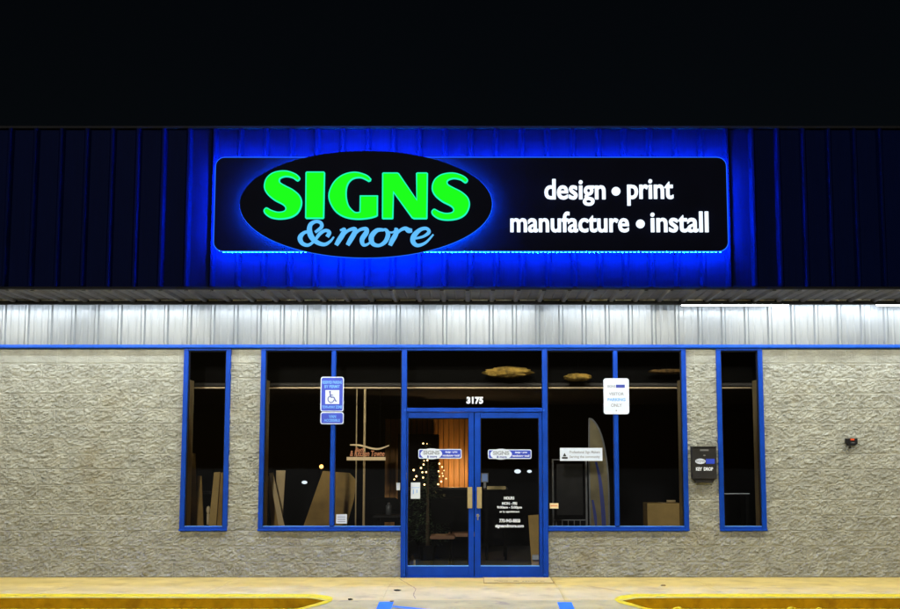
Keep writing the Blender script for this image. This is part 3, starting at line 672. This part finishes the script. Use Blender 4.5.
leaning('board', 'slanted pale board crossing at the left edge of the wide left window', 'board', [(268.6,473),(272.6,472.5),(285.3,526),(279.3,526)], .40, .025, 'pinewood', gb)
leaning('board', 'upright pale board behind the slanted one in the wide left window', 'board', [(275.8,470.5),(285,470.5),(283.6,505),(282.6,526),(279,526),(275.8,505)], .50, .025, 'pinewood', gb)
leaning('board', 'shaded board low at the left edge of the wide left window', 'board', [(267.2,476),(269,476),(280,526),(272,526)], .55, .02, 'darkcard', gb)
leaning('large_sheet', 'large brown sheet of card leaning behind the left mullion', 'sheet', [(322,471),(349,473),(356.5,481),(354,500),(347,527),(304,527)], .9, .02, 'darkcard', lean=.2)
mb = MB(); xx, zz = P(304.5, 482.4, 3.5); mb.ball((xx, 3.5, zz), .045, .03, .026); tag(mb.build('spotlight', 'bulb_white', None, 0, True), 'small white spot glowing alone in the left pane of the wide left window', 'spotlight')
mb = MB(); xx, zz = P(321.4, 466.6, 1.2); mb.ball((xx, 1.2, zz), .028); bl = thing('clip_lamp', 'small amber bulb glowing on top of the large brown sheet', 'lamp', (xx, 1.2, zz-.1))
mb.build('bulb', 'bulb_amber', bl, 0, True); MB().tube([(xx, 1.2, zz-.1), (xx, 1.2, zz-.03)], .014).build('socket', 'black', bl)
for a, w_, lab in ((356.8, .009, 'thin pale pole inside the wide left window, left of the pair'), (364.8, .016, 'thicker pale pole inside the wide left window, right of the pair')):
    xx = PX(a, .62); mb = MB().tube([(xx, .57, 0.0), (xx, .57, PZ(389, .57))], w_, 12); mb.tube([(xx, .57, 0.0), (xx, .57, .02)], w_*2.4, 12)
    tag(mb.build('pole', 'pinewood', None), lab, 'pole', 'pale poles in the window')
# hanging copper sign
YH = .14
hs = thing('hanging_sign', 'copper coloured lettered sign with a wavy top bar in the wide left window', 'hanging sign', (PX(367, YH), YH, PZ(460.5, YH)))
mb = MB(); ribbon(mb, [(7,4.9,.9),(14,5.0,1.7),(21,6.2,1.7),(27,8,1.7),(34,9.0,1.7),(40,7.8,1.4),(46,5.4,.9)], YH, YH+.012, (343, 440), 1.0); mb.build('wavy_bar', 'emissive_cream', hs)
mb = MB(); boxpx(mb, 346.6, 457.0, 385.6, 460.4, YH, YH+.012); mb.build('bottom_bar', 'emissive_cream', hs, .003)
mb = MB(); textpx(mb, 'Bath', 355, 447.8, 364.5, 451.6, YH, .008, .02, .3); textpx(mb, '& Kitchen Towne', 350, 450.6, 384.6, 456.4, YH+.003, .008, .02, .2); mb.build('lettering', 'emissive_copper', hs)
mb = MB(); mb.box(PX(357, YH)-.002, PX(357, YH)+.002, YH+.004, YH+.008, PZ(446, YH), PZ(389, YH)); mb.box(PX(380, YH)-.002, PX(380, YH)+.002, YH+.004, YH+.008, PZ(446, YH), PZ(389, YH)); mb.build('wire', 'dark', hs)
# table with bottle, and chair silhouettes
def table(name, label, px0, px1, py, Y, dep, m, cat='table'):
    xa, xb, zt = PX(px0, Y), PX(px1, Y), PZ(py, Y)
    t = thing(name, label, cat, ((xa+xb)/2, Y+dep/2, 0)); box('tabletop', m, t, (xa, xb, Y, Y+dep, zt-.03, zt), .004)
    for a in (xa+.04, xb-.04):
        for b in (Y+.04, Y+dep-.04): box('leg', 'dark', t, (a-.02, a+.02, b-.02, b+.02, 0, zt-.031))
    return t
table('side_table', 'low dark table holding the white bottle in the wide left window', 374, 400, 515.5, .75, .5, 'charcoal')
xx, zz = P(388.6, 515.5, .95); zb_ = PZ(515.5, .75)+.001
mb = MB().tube([(xx, .95, zb_), (xx, .95, zb_+.10), (xx, .95, zb_+.13)], .042, 14); mb.tube([(xx, .95, zb_+.13), (xx, .95, zb_+.17)], .030, 12, .014); bt = mb.build('bottle', 'greymetal', None, 0, True); tag(bt, 'grey white bottle standing on the low dark table', 'bottle')
def chair(px, Y, seat, lab, m='dark', s=1.0, grp='chairs inside the shop', rot=0.0):
    cx = PX(px, Y); t = thing('chair', lab, 'chair', (cx, Y, 0), grp)
    w = .22*s
    mb = MB(); mb.prism([(a, b) for a, b in rrect(cx-w, cx+w, .42, .47, .02)], Y-.22, Y+.22); mb.build('seat', m, t, .008)
    mb = MB(); mb.prism(rrect(cx-w, cx+w, .62, .98, .08), Y+.2, Y+.235); mb.build('backrest', 'dark', t, .006)
    for sx in (-1, 1):
        for sy in (-1, 1): MB().tube([(cx+sx*(w-.02), Y+sy*.19, 0), (cx+sx*(w-.04), Y+sy*.18, .419)], .014).build('leg', 'dark', t)
        MB().tube([(cx+sx*(w-.06), Y+.218, .45), (cx+sx*(w-.06), Y+.232, .64)], .012).build('back_post', 'dark', t)
    return t
chair(384, 1.9, .45, 'dark chair behind the low table in the wide left window', 'dark')
chair(463, 2.1, .45, 'chair with brown seat seen low through the left door', 'brownseat')
chair(443, 1.5, .45, 'nearer chair with brown seat seen low through the left door', 'brownseat', .8)
# wood wall and doorway behind the left door
YW = 4.2
pw = thing('wood_partition', 'orange wood panelled partition lit warmly behind the left door', 'partition', (PX(440, YW), YW, 0))
xa, xb = PX(385, YW), PX(470, YW); zt = PZ(419, YW)
mb = MB(); n_ = 16; dx = (xb-xa)/n_
for k in range(n_): mb.box(xa+k*dx+.006, xa+(k+1)*dx-.006, YW, YW+.03, 0, zt)
mb.build('wood_slats', 'woodwall', pw, .004); box('backing_board', 'darkcard', pw, (xa, xb, YW+.031, YW+.05, 0, zt-.002))
cb = thing('dark_cabinet', 'tall black cabinet standing in front of the orange wood partition', 'cabinet', (PX(424, 3.6), 3.8, 0))
xa, xb = PX(398, 3.6), PX(438.5, 3.6); zt = PZ(434.2, 3.6)
box('carcass', 'dark', cb, (xa, xb, 3.62, 4.1, 0, zt), .006)
for a, b in ((xa+.01, (xa+xb)/2-.004), ((xa+xb)/2+.004, xb-.01)):
    d_ = box('cabinet_door', 'dark', cb, (a, b, 3.6, 3.619, .05, zt-.02), .003)
MB().tube([((xa+xb)/2+.04, 3.585, zt-1.0), ((xa+xb)/2+.04, 3.585, zt-.85)], .008).build('cabinet_handle', 'greymetal', cb)
xa, xb = PX(409, 3.35), PX(471, 3.35); zt = PZ(487.5, 3.35)
ct = thing('reception_counter', 'black counter hiding the lower half of the orange wood partition', 'counter', ((xa+xb)/2, 3.4, 0))
box('counter_front', 'dark', ct, (xa, xb, 3.35, 3.5, 0, zt-.04)); box('counter_top', 'charcoal', ct, (xa-.02, xb+.02, 3.32, 3.54, zt-.039, zt), .006)
# fir tree with fairy lights
YT = 3.0
tx, tz1 = P(428, 441.5, YT)
tr_ = thing('christmas_tree', 'dark fir tree hung with warm fairy lights behind the left door', 'christmas tree', (tx, YT, 0))
MB().tube([(tx, YT, 0), (tx, YT, .9), (tx, YT, tz1-.1)], .035, 8, .008).build('trunk', 'trunk', tr_)
mb = MB()
for i in range(1500):
    t_ = random.random()**.6; z = tz1-.02-t_*(tz1-.35); rmax = .03+.42*t_
    a = random.random()*2*math.pi; r_ = rmax*random.uniform(.35, 1); c = Vector((tx+r_*math.cos(a), YT+r_*math.sin(a)*.8, z-r_*.18))
    d = Vector((math.cos(a), math.sin(a), random.uniform(-.5, .2)))*.05; s_ = Vector((-math.sin(a), math.cos(a), random.uniform(-.4, .4)))*.012
    mb.add([c-s_, c+s_, c+d], [(0, 1, 2)])
mb.build('crown', 'fir', tr_)
MB().tube([(tx, YT, 0), (tx, YT, .22)], .11, 12, .14).build('tree_pot', 'dark', tr_)
pos = [(423.2,443.5),(427,443.8),(425.5,457),(427.4,460.3),(424.1,460.9),(423.6,464.6),(413.7,470.1),(422.4,472.3),(426.2,472.1),(416.4,476.3),(423.1,477.6),(414.3,479.4),(424.4,484.6),(439.4,463.7),(442.1,467.0),(438.6,471.3),(442.4,473.3),(443.0,476.0),(446.1,478.6),(441.2,481.6),(438.2,484.3),(439.6,476.5),(421,468),(444,470.5),(418,484)]
proto = None
for i, (a, b) in enumerate(pos):
    x_, z_ = P(a, b, YT-.36)
    if proto is None:
        proto = MB().ball((tx, YT, 0), .0125, n=8).build('fairy_bulb', 'bulb', tr_, 0, True); c = proto
    else:
        c = proto.copy(); col.objects.link(c); c.parent = tr_
    c.location = (x_-tx, -.36, z_); k_ = random.uniform(.55, 1.25); c.scale = (k_, k_, k_)
mb = MB(); xa, za = P(410.6, 567, .5); xb, zb = P(415.4, 556.4, .5); mb.box(xa, xb, .45, .55, .0, zb-.05); mb.prism([(xa+.01, zb-.0495), (xb-.012, zb-.0495), (xb-.03, zb+.02), (xa+.005, zb)], .47, .53); tag(mb.build('paper_bag', 'cream', None, .004), 'small cream bag on the floor inside the left door corner', 'bag')
# right door interior
dk = table('desk', 'dark desk with tan front edge seen through the right door', 484, 508, 488.2, 3.0, .8, 'charcoal', 'desk')
xa, xb, zt = PX(487, 2.99), PX(505.5, 2.99), PZ(486.2, 2.99); box('front_edge', 'tan', dk, (xa, xb, 2.975, 2.998, zt-.05, zt))
mo = thing('monitor', 'small grey blue monitor on the dark desk behind the right door', 'monitor', (PX(485, 3.2), 3.2, PZ(488, 3.0)))
xa, za = P(481.2, 482.4, 3.15); xb, zb = P(488.4, 473.0, 3.15); box('casing', 'greymetal', mo, (xa, xb, 3.16, 3.2, za, zb), .004); box('screen', 'screen', mo, (xa+.015, xb-.015, 3.155, 3.1595, za+.015, zb-.015)); box('stand', 'greymetal', mo, ((xa+xb)/2-.02, (xa+xb)/2+.02, 3.165, 3.195, PZ(488, 3.0), za-.001))
for a, r_, lab in ((517.6, .034, 'larger white spot glowing behind the right door glass'), (529.4, .024, 'smaller white spot glowing at the right of the pair behind the right door')):
    xx, zz = P(a, 471.4, 4.0); tag(MB().ball((xx, 4.0, zz), r_*1.6, r_, r_).build('spotlight', 'bulb_white', None, 0, True), lab, 'spotlight')
leaning('board', 'amber brown board leaning at the right edge behind the right door', 'board', [(528.2,515.5),(540,514.5),(540,575),(532.2,575)], .55, .02, 'card', gb, lean=.02)
mb = MB(); xa, za = P(532.0, 559.8, .48); xb, zb = P(539, 554.6, .48); mb.box(xa, xb, .42, .50, za, zb); tag(mb.build('roll_of_tape', 'paper', None, .012), 'white roll at the foot of the amber brown board', 'roll')
# right wide window: tall curved board, rack, counter
YN = .75
cn = [(588.7,418.6),(592.5,420),(597,426),(601,435),(604.3,448),(606.7,464),(608.3,485),(609,526),(590.3,526),(589.2,470)]
kn = thing('curved_display_board', 'tall khaki board with a curved fin shaped edge in the right wide window', 'display board', (PX(600, YN), YN, 0))
pts = catmull(cn[:8], 4)+cn[8:]; MB().prism([P(a, b, YN) for a, b in pts], YN, YN+.03).build('panel', 'canoe', kn)
edge = catmull([(a+.3, b, 1.4) for a, b in cn[:8]], 4); mb = MB(); ribbon(mb, edge, YN-.012, YN+.04, (0, 0), 1.0); mb.build('edge_strip', 'greymetal', kn)
mb = MB(); ribbon(mb, [(589.2,419,1.4),(589.4,470,1.4),(590.6,526,1.4)], YN-.010, YN+.04, (0, 0), 1.0); mb.build('side_strip', 'greymetal', kn)
mb = MB(); ribbon(mb, [(596,462,2),(600,480,3),(603,510,4),(604,526,4)], YN-.006, YN-.001, (0, 0), 1.0); ribbon(mb, [(592.5,500,2),(595,515,3),(596,526,2)], YN-.005, YN-.001, (0, 0), 1.0); mb.build('printed_streak', 'navyprint', kn)
rk = thing('display_rack', 'dark display rack with grey rails beside the curved board', 'rack', (PX(570, .9), .9, 0))
mb = MB()
for a in (552.5, 586.0): boxpx(mb, a, 459, a+1.0, 526, .9, .93)
boxpx(mb, 553.6, 459.3, 586, 460.2, .905, .93); boxpx(mb, 553.6, 519.6, 586, 520.6, .905, .93); mb.build('rail', 'greymetal', rk)
mb = MB(); boxpx(mb, 557, 464, 582.5, 515, .935, .95); mb.build('back_panel', 'charcoal', rk)
mb = MB()
for a in (556, 562, 568, 574, 580): boxpx(mb, a, 520.7, a+.6, 526, .91, .925)
mb.build('upright', 'greymetal', rk)
bxx = thing('cardboard_box', 'closed cardboard box low in the right pane of the right wide window', 'cardboard box', (PX(664, .6), .8, 0))
xa, za = P(647.6, 527, .5); xb, zb = P(681.5, 503.2, .5)
box('carton', 'card', bxx, (xa, xb, .5, .95, za, zb), .006); box('tape', 'cream', bxx, ((xa+xb)/2-.03, (xa+xb)/2+.03, .498, .952, zb-.001, zb+.001))
mb = MB(); xx, zz = P(671, 502.2, .7); mb.tube([(xx-.06, .7, zb+.02), (xx+.06, .7, zb+.02)], .018, 10); tag(mb.build('cardboard_tube', 'pinewood', None, 0, True), 'short pale roll lying on top of the cardboard box', 'roll')
sh = thing('stand_shelf', 'dark shelf with a pale top edge in the narrow right window', 'shelf', (PX(735, .9), 1.0, 0))
xa, xb = PX(722, .9), PX(748, .9); box('shelf_top', 'charcoal', sh, (xa, xb, .9, 1.3, PZ(495.0, .9), PZ(493.6, .9))); box('shelf_edge', 'white', sh, (xa, xb, .885, .899, PZ(494.0, .9), PZ(493.3, .9)))
for a in (xa+.03, xb-.03): box('shelf_side', 'dark', sh, (a-.02, a+.02, .92, 1.28, 0, PZ(495.2, .9)))
# made-up ovals just under the header, standing in for reflections in the glass
for a, b, hw, hh_, m_, lab in ((508.5, 372.4, .31, .068, 'gold', 'broad golden oval imitating light reflected in the transom glass above the right door'), (578, 377.4, .17, .05, 'gold', 'small ragged golden shade imitating light reflected in the right wide window, left pane'), (667, 371.5, .24, .03, 'gold_dim', 'dim brown shade imitating light reflected in the right wide window, right pane')):
    xx, zz = P(a, b, .38); t = thing('reflected_patch', lab, 'reflection', (xx, .38, zz), 'golden patches imitating light reflected in the glass')
    MB().ball((xx, .38, zz), hw, .12, hh_, 30, jit=.22).build('blob', m_, t, 0, True)
    MB().tube([(xx, .38, zz+hh_*.8), (xx, .38, 3.03)], .003).build('cord', 'dark', t)  # cord belongs to the made-up oval

# ================================================================== GROUND
yk = G(474, 597.3, 0)[1]                  # kerb arris
xc0, xc1 = PX(330, yk, 600), PX(618, yk, 600)       # the ramp opening, at the kerb
kx = [G(a, 600, 0)[0] for a in (330, 617.5)]
def sm(t): t = np.clip(t, 0, 1); return t*t*(3-2*t)
def inside(X, w0): return sm((X-(kx[0]-w0))/w0)*sm(((kx[1]+w0)-X)/w0)     # 1 in the ramp, 0 w0 metres outside
DIP = -0.035; GUT = -0.128
def z_walk(X, Y): return DIP*inside(X, .30)*sm((-Y-1.3)/(-yk-1.3)) - 0.004*np.sin(X*1.7)*0.3*(np.clip(-Y, 0, 1))
def z_road(X, Y):
    at = DIP*inside(X, .46)+GUT*(1-inside(X, .46)); far = np.clip((yk-Y)/1.9, 0, 1)
    return (at+.0)*(1-far)+(GUT-.01)*far
jx = [G(a, 578.5, 0)[0] for a in (-190, -48, 93, 237, 394, 552, 694.7, 836, 978, 1120)]
xg = list(np.arange(-9, 9.01, .06))
for j in jx: xg += [j-.008, j-.003, j+.003, j+.008]
xg = np.array(sorted(xg)); yg = np.concatenate([np.linspace(.085, -.02, 4), np.linspace(-.1, yk+.06, 26), np.linspace(yk+.045, yk, 4)])[::-1]
def walk_fn(X, Y):
    z = z_walk(X, Y); z = z + 0.0012*(vnoise(X, Y, .13, 5)-.5)
    for j in jx: z = z - .010*np.clip(1-abs(X-j)/.008, 0, 1)
    t = np.clip((yk+.045-Y)/.045, 0, 1); z = z-.012*t*t
    return X, Y, z
def struct(o): o['kind'] = 'structure'; return o
struct(grid_mesh('pavement', xg, yg, walk_fn, 'concrete', None, None, True))
# kerb face
xk = np.arange(-9, 9.01, .05)
def face_fn(X, V):
    ztop = z_walk(X, np.full(X.shape, yk))-.013; zbot = np.minimum(z_road(X, np.full(X.shape, yk))-.02, ztop-.001)
    return X, yk-.004*V+0*X, ztop+(zbot-ztop)*V
yy = np.linspace(0, 1, 5)
struct(grid_mesh('kerb', xk, yy[::-1], face_fn, 'yellow_shaded_worn', None, lambda a, b: (a < kx[0]+.02) | (a > kx[1]-.02), True))
xr = np.arange(-9, 9.01, .07); yr = np.concatenate([np.linspace(yk+.02, yk-.4, 12), np.linspace(yk-.5, yk-2.2, 14)])[::-1]
struct(grid_mesh('access_ramp', xr, yr, lambda X, Y: (X, Y, z_road(X, Y)), 'ramp', None, lambda a, b: (a > kx[0]-.55) & (a < kx[1]+.55), True))
struct(grid_mesh('gutter', xr, yr, lambda X, Y: (X, Y, z_road(X, Y)-.001), 'asphalt', None, lambda a, b: ~((a > kx[0]-.55) & (a < kx[1]+.55)), True))
# yellow paint: top strip, gutter strip, both closing round the ramp ends
def round_end(X, V, w):                               # strip half shape tapering at the ramp ends
    d = np.where(X < (kx[0]+kx[1])/2, kx[0]-X, X-kx[1]); return w*np.sqrt(np.clip(1-np.clip(1-d/.12, 0, 1)**2, 0, 1))
xp = np.arange(-9, 9.01, .02)
for nm, w, sgn in (('kerb_top_paint', .33, 1), ('gutter_paint', .26, -1)):
    def pf_(X, V, w=w, sgn=sgn):
        Y = yk+sgn*V*round_end(X, V, w)
        z = (walk_fn(X, Y)[2] if sgn > 0 else z_road(X, Y))+.004
        return X, Y, z
    struct(grid_mesh(nm, xp, np.linspace(0, 1, 6) if sgn > 0 else np.linspace(1, 0, 6), pf_, 'yellow', None, lambda a, b: (a < kx[0]) | (a > kx[1]), True))
# blue lines of the accessible bay
def line(nm, pts, w):
    mb = MB(); (xa, ya), (xb, yb) = pts; n = 24; dx, dy = xb-xa, yb-ya; L = math.hypot(dx, dy); nx, ny = -dy/L*w/2, dx/L*w/2
    vs = []
    for i in range(n+1):
        t_ = i/n; x = xa+dx*t_; y = ya+dy*t_
        for s_ in (-1, 1):
            X, Y = x+s_*nx, y+s_*ny; vs.append((X, Y, float(z_road(np.array(X), np.array(Y)))+.004))
    mb.add(vs, [(2*i, 2*i+1, 2*i+3, 2*i+2) for i in range(n)]); return struct(mb.build(nm, 'blue_paint'))
bx0, bx1 = G(387.2, 600.5, DIP)[0], G(563.5, 600.5, DIP)[0]
line('bay_line', ((bx0, yk-.12), (bx0, yk-2.15)), .16); line('bay_line', ((bx1, yk-.14), (bx1, yk-2.15)), .16)
for k in range(2): line('hatch_line', ((bx0+.09, yk-.42-k*.75), (bx1-.09, yk-.42-.95-k*.75)), .09)
mb = MB(); mb.add([(-9, yk-2.195, -.14), (9, yk-2.195, -.14), (9, yk+.3, -.16), (-9, yk+.3, -.16), ], [(0, 1, 2, 3)])
S = 300; gz = -.142
mb = MB(); mb.add([(-S, -S, gz), (S, -S, gz), (S, S, gz), (-S, S, gz)], [(0, 1, 2, 3)]); struct(mb.build('car_park', 'asphalt'))
for cp in ([(398,578.6),(402,581),(410,585),(414,589),(412,593),(415,596)], [(330,588),(345,584.5),(362,582),(378,580)], [(585,586),(608,589),(622,591)]):
    mb = MB(); W_ = [G(a, b, 0) for a, b in cp]; W_ = catmull([(x+random.uniform(-.02, .02), y) for x, y in W_], 5); vs = []
    for i, (x, y) in enumerate(W_):
        h = .004+.004*random.random(); jx_ = random.uniform(-.006, .006)
        for sgn in (-1, 1): vs.append((x+jx_+sgn*h, y+sgn*h*1.5, float(walk_fn(np.array(x+.0), np.array(y+.0))[2])+.0035))
    mb.add(vs, [(2*i, 2*i+1, 2*i+3, 2*i+2) for i in range(len(W_)-1)]); struct(mb.build('crack', 'matprint'))
# small yellow debris lumps at the right gutter, dark spots on the pavement
gw = 'yellow lumps in the gutter'
for a, sz, lab in ((673.5, .05, 'largest yellow lump in the gutter below the right kerb end'), (784.5, .05, 'yellow lump in the gutter below the narrow right window'), (812, .035, 'small yellow lump in the gutter at the right')):
    x_, y_ = G(a, 607.5, GUT); tag(MB().ball((x_, yk-.17, GUT+.018), sz, sz*.8, sz*.55, 10, .2).build('lump', 'yellow', None), lab, 'lump', gw)
dr_g = 'dark scraps on the pavement'
for a, b, sz, lab in ((397.3, 590.2, .028, 'larger dark scrap on the pavement before the left door jamb'), (350.3, 596.8, .020, 'small dark scrap on the pavement edge left of the bay line'), (391.7, 598.6, .018, 'small reddish scrap on the pavement edge at the bay line'), (663, 586, .022, 'flat brown scrap on the pavement below the right wide window')):
    x_, y_ = G(a, b, 0); tag(MB().ball((x_, y_, z_walk(np.array(x_), np.array(y_))+.006), sz*1.5, sz, .010, 8, .25).build('scrap', 'dark' if a < 380 or a > 395 and a < 400 else 'matprint', None), lab, 'scrap', dr_g)
# door mat
mt = thing('doormat', 'pale tan doormat with faded lettering before the right door', 'doormat', (1.0, -.3, 0))
xa, ya = G(484.5, 583.3, 0); xb, yb = G(553.5, 583.3, 0)
mb = MB(); mb.prism([(xa, .0065), (xb, .0065), (xb, .0015), (xa, .0015)], ya, -.06); mb.build('pad', 'mat', mt, .002)
mb = MB(); mb.box(xa, xb, ya-.012, ya-.001, .0015, .009); mb.box(xa-.012, xa-.001, ya-.012, -.06, .0015, .009); mb.box(xb+.001, xb+.012, ya-.012, -.06, .0015, .009); mb.build('border', 'matprint', mt)
tm = MB(); text(tm, 'Signs', xa+.12, xa+.30, 0, .15, 0, .001, .03); text(tm, '& more', xa+.36, xb-.1, 0, .13, 0, .001, .03)
tm.v = [(x, ya+.16+z, .0072) for x, y, z in tm.v]; tm.build('mat_lettering', 'matprint', mt)

# ================================================================== LIGHT, SKY, CAMERA
EL, AZ = R(14), R(7)
w = bpy.data.worlds.new('World'); scene.world = w; w.use_nodes = True
nt = w.node_tree; bg = nt.nodes['Background']; sky = nt.nodes.new('ShaderNodeTexSky'); sky.sky_type = 'NISHITA'; sky.sun_disc = False
sky.sun_elevation = EL; sky.sun_rotation = math.pi+AZ
nt.links.new(sky.outputs[0], bg.inputs[0]); bg.inputs[1].default_value = 0.0006
sl = bpy.data.lights.new('night_lot_light', 'SUN'); sl.energy = 1.0; sl.angle = R(3); sl.color = (1.0, 0.94, 0.84)
so = bpy.data.objects.new('night_lot_light', sl); col.objects.link(so)
dirv = Vector((math.sin(AZ)*math.cos(EL), math.cos(AZ)*math.cos(EL), -math.sin(EL)))
so.rotation_euler = dirv.to_track_quat('-Z', 'Y').to_euler(); so.location = (0, -20, 12)
pl_ = bpy.data.lights.new('partition_lamp', 'POINT'); pl_.energy = 13; pl_.shadow_soft_size = .06; pl_.color = (1, .62, .28)
po = bpy.data.objects.new('partition_lamp', pl_); col.objects.link(po); xx, zz = P(454, 476, 3.75); po.location = (xx, 3.75, zz)

cd = bpy.data.cameras.new('camera'); cam = bpy.data.objects.new('camera', cd); col.objects.link(cam)
cam.location = (0, -D, H); cam.rotation_euler = (math.pi/2+T, 0, 0)
cd.sensor_width = 36; cd.lens = F/900*36; cd.shift_x = -(CX-450)/900; cd.clip_end = 1000; cd.clip_start = .1
scene.camera = cam
vs_ = scene.view_settings; vs_.view_transform = 'Standard'; vs_.look = 'None'; vs_.exposure = 0; vs_.gamma = 1; vs_.use_curve_mapping = False
scene.render.engine = 'CYCLES'
cy = scene.cycles; cy.use_denoising = True; cy.use_light_tree = True; cy.max_bounces = 6; cy.diffuse_bounces = 3; cy.glossy_bounces = 3
cy.transparent_max_bounces = 12; cy.sample_clamp_indirect = 4; cy.caustics_reflective = False; cy.caustics_refractive = False
try: cy.denoiser = 'OPENIMAGEDENOISE'
except Exception: pass
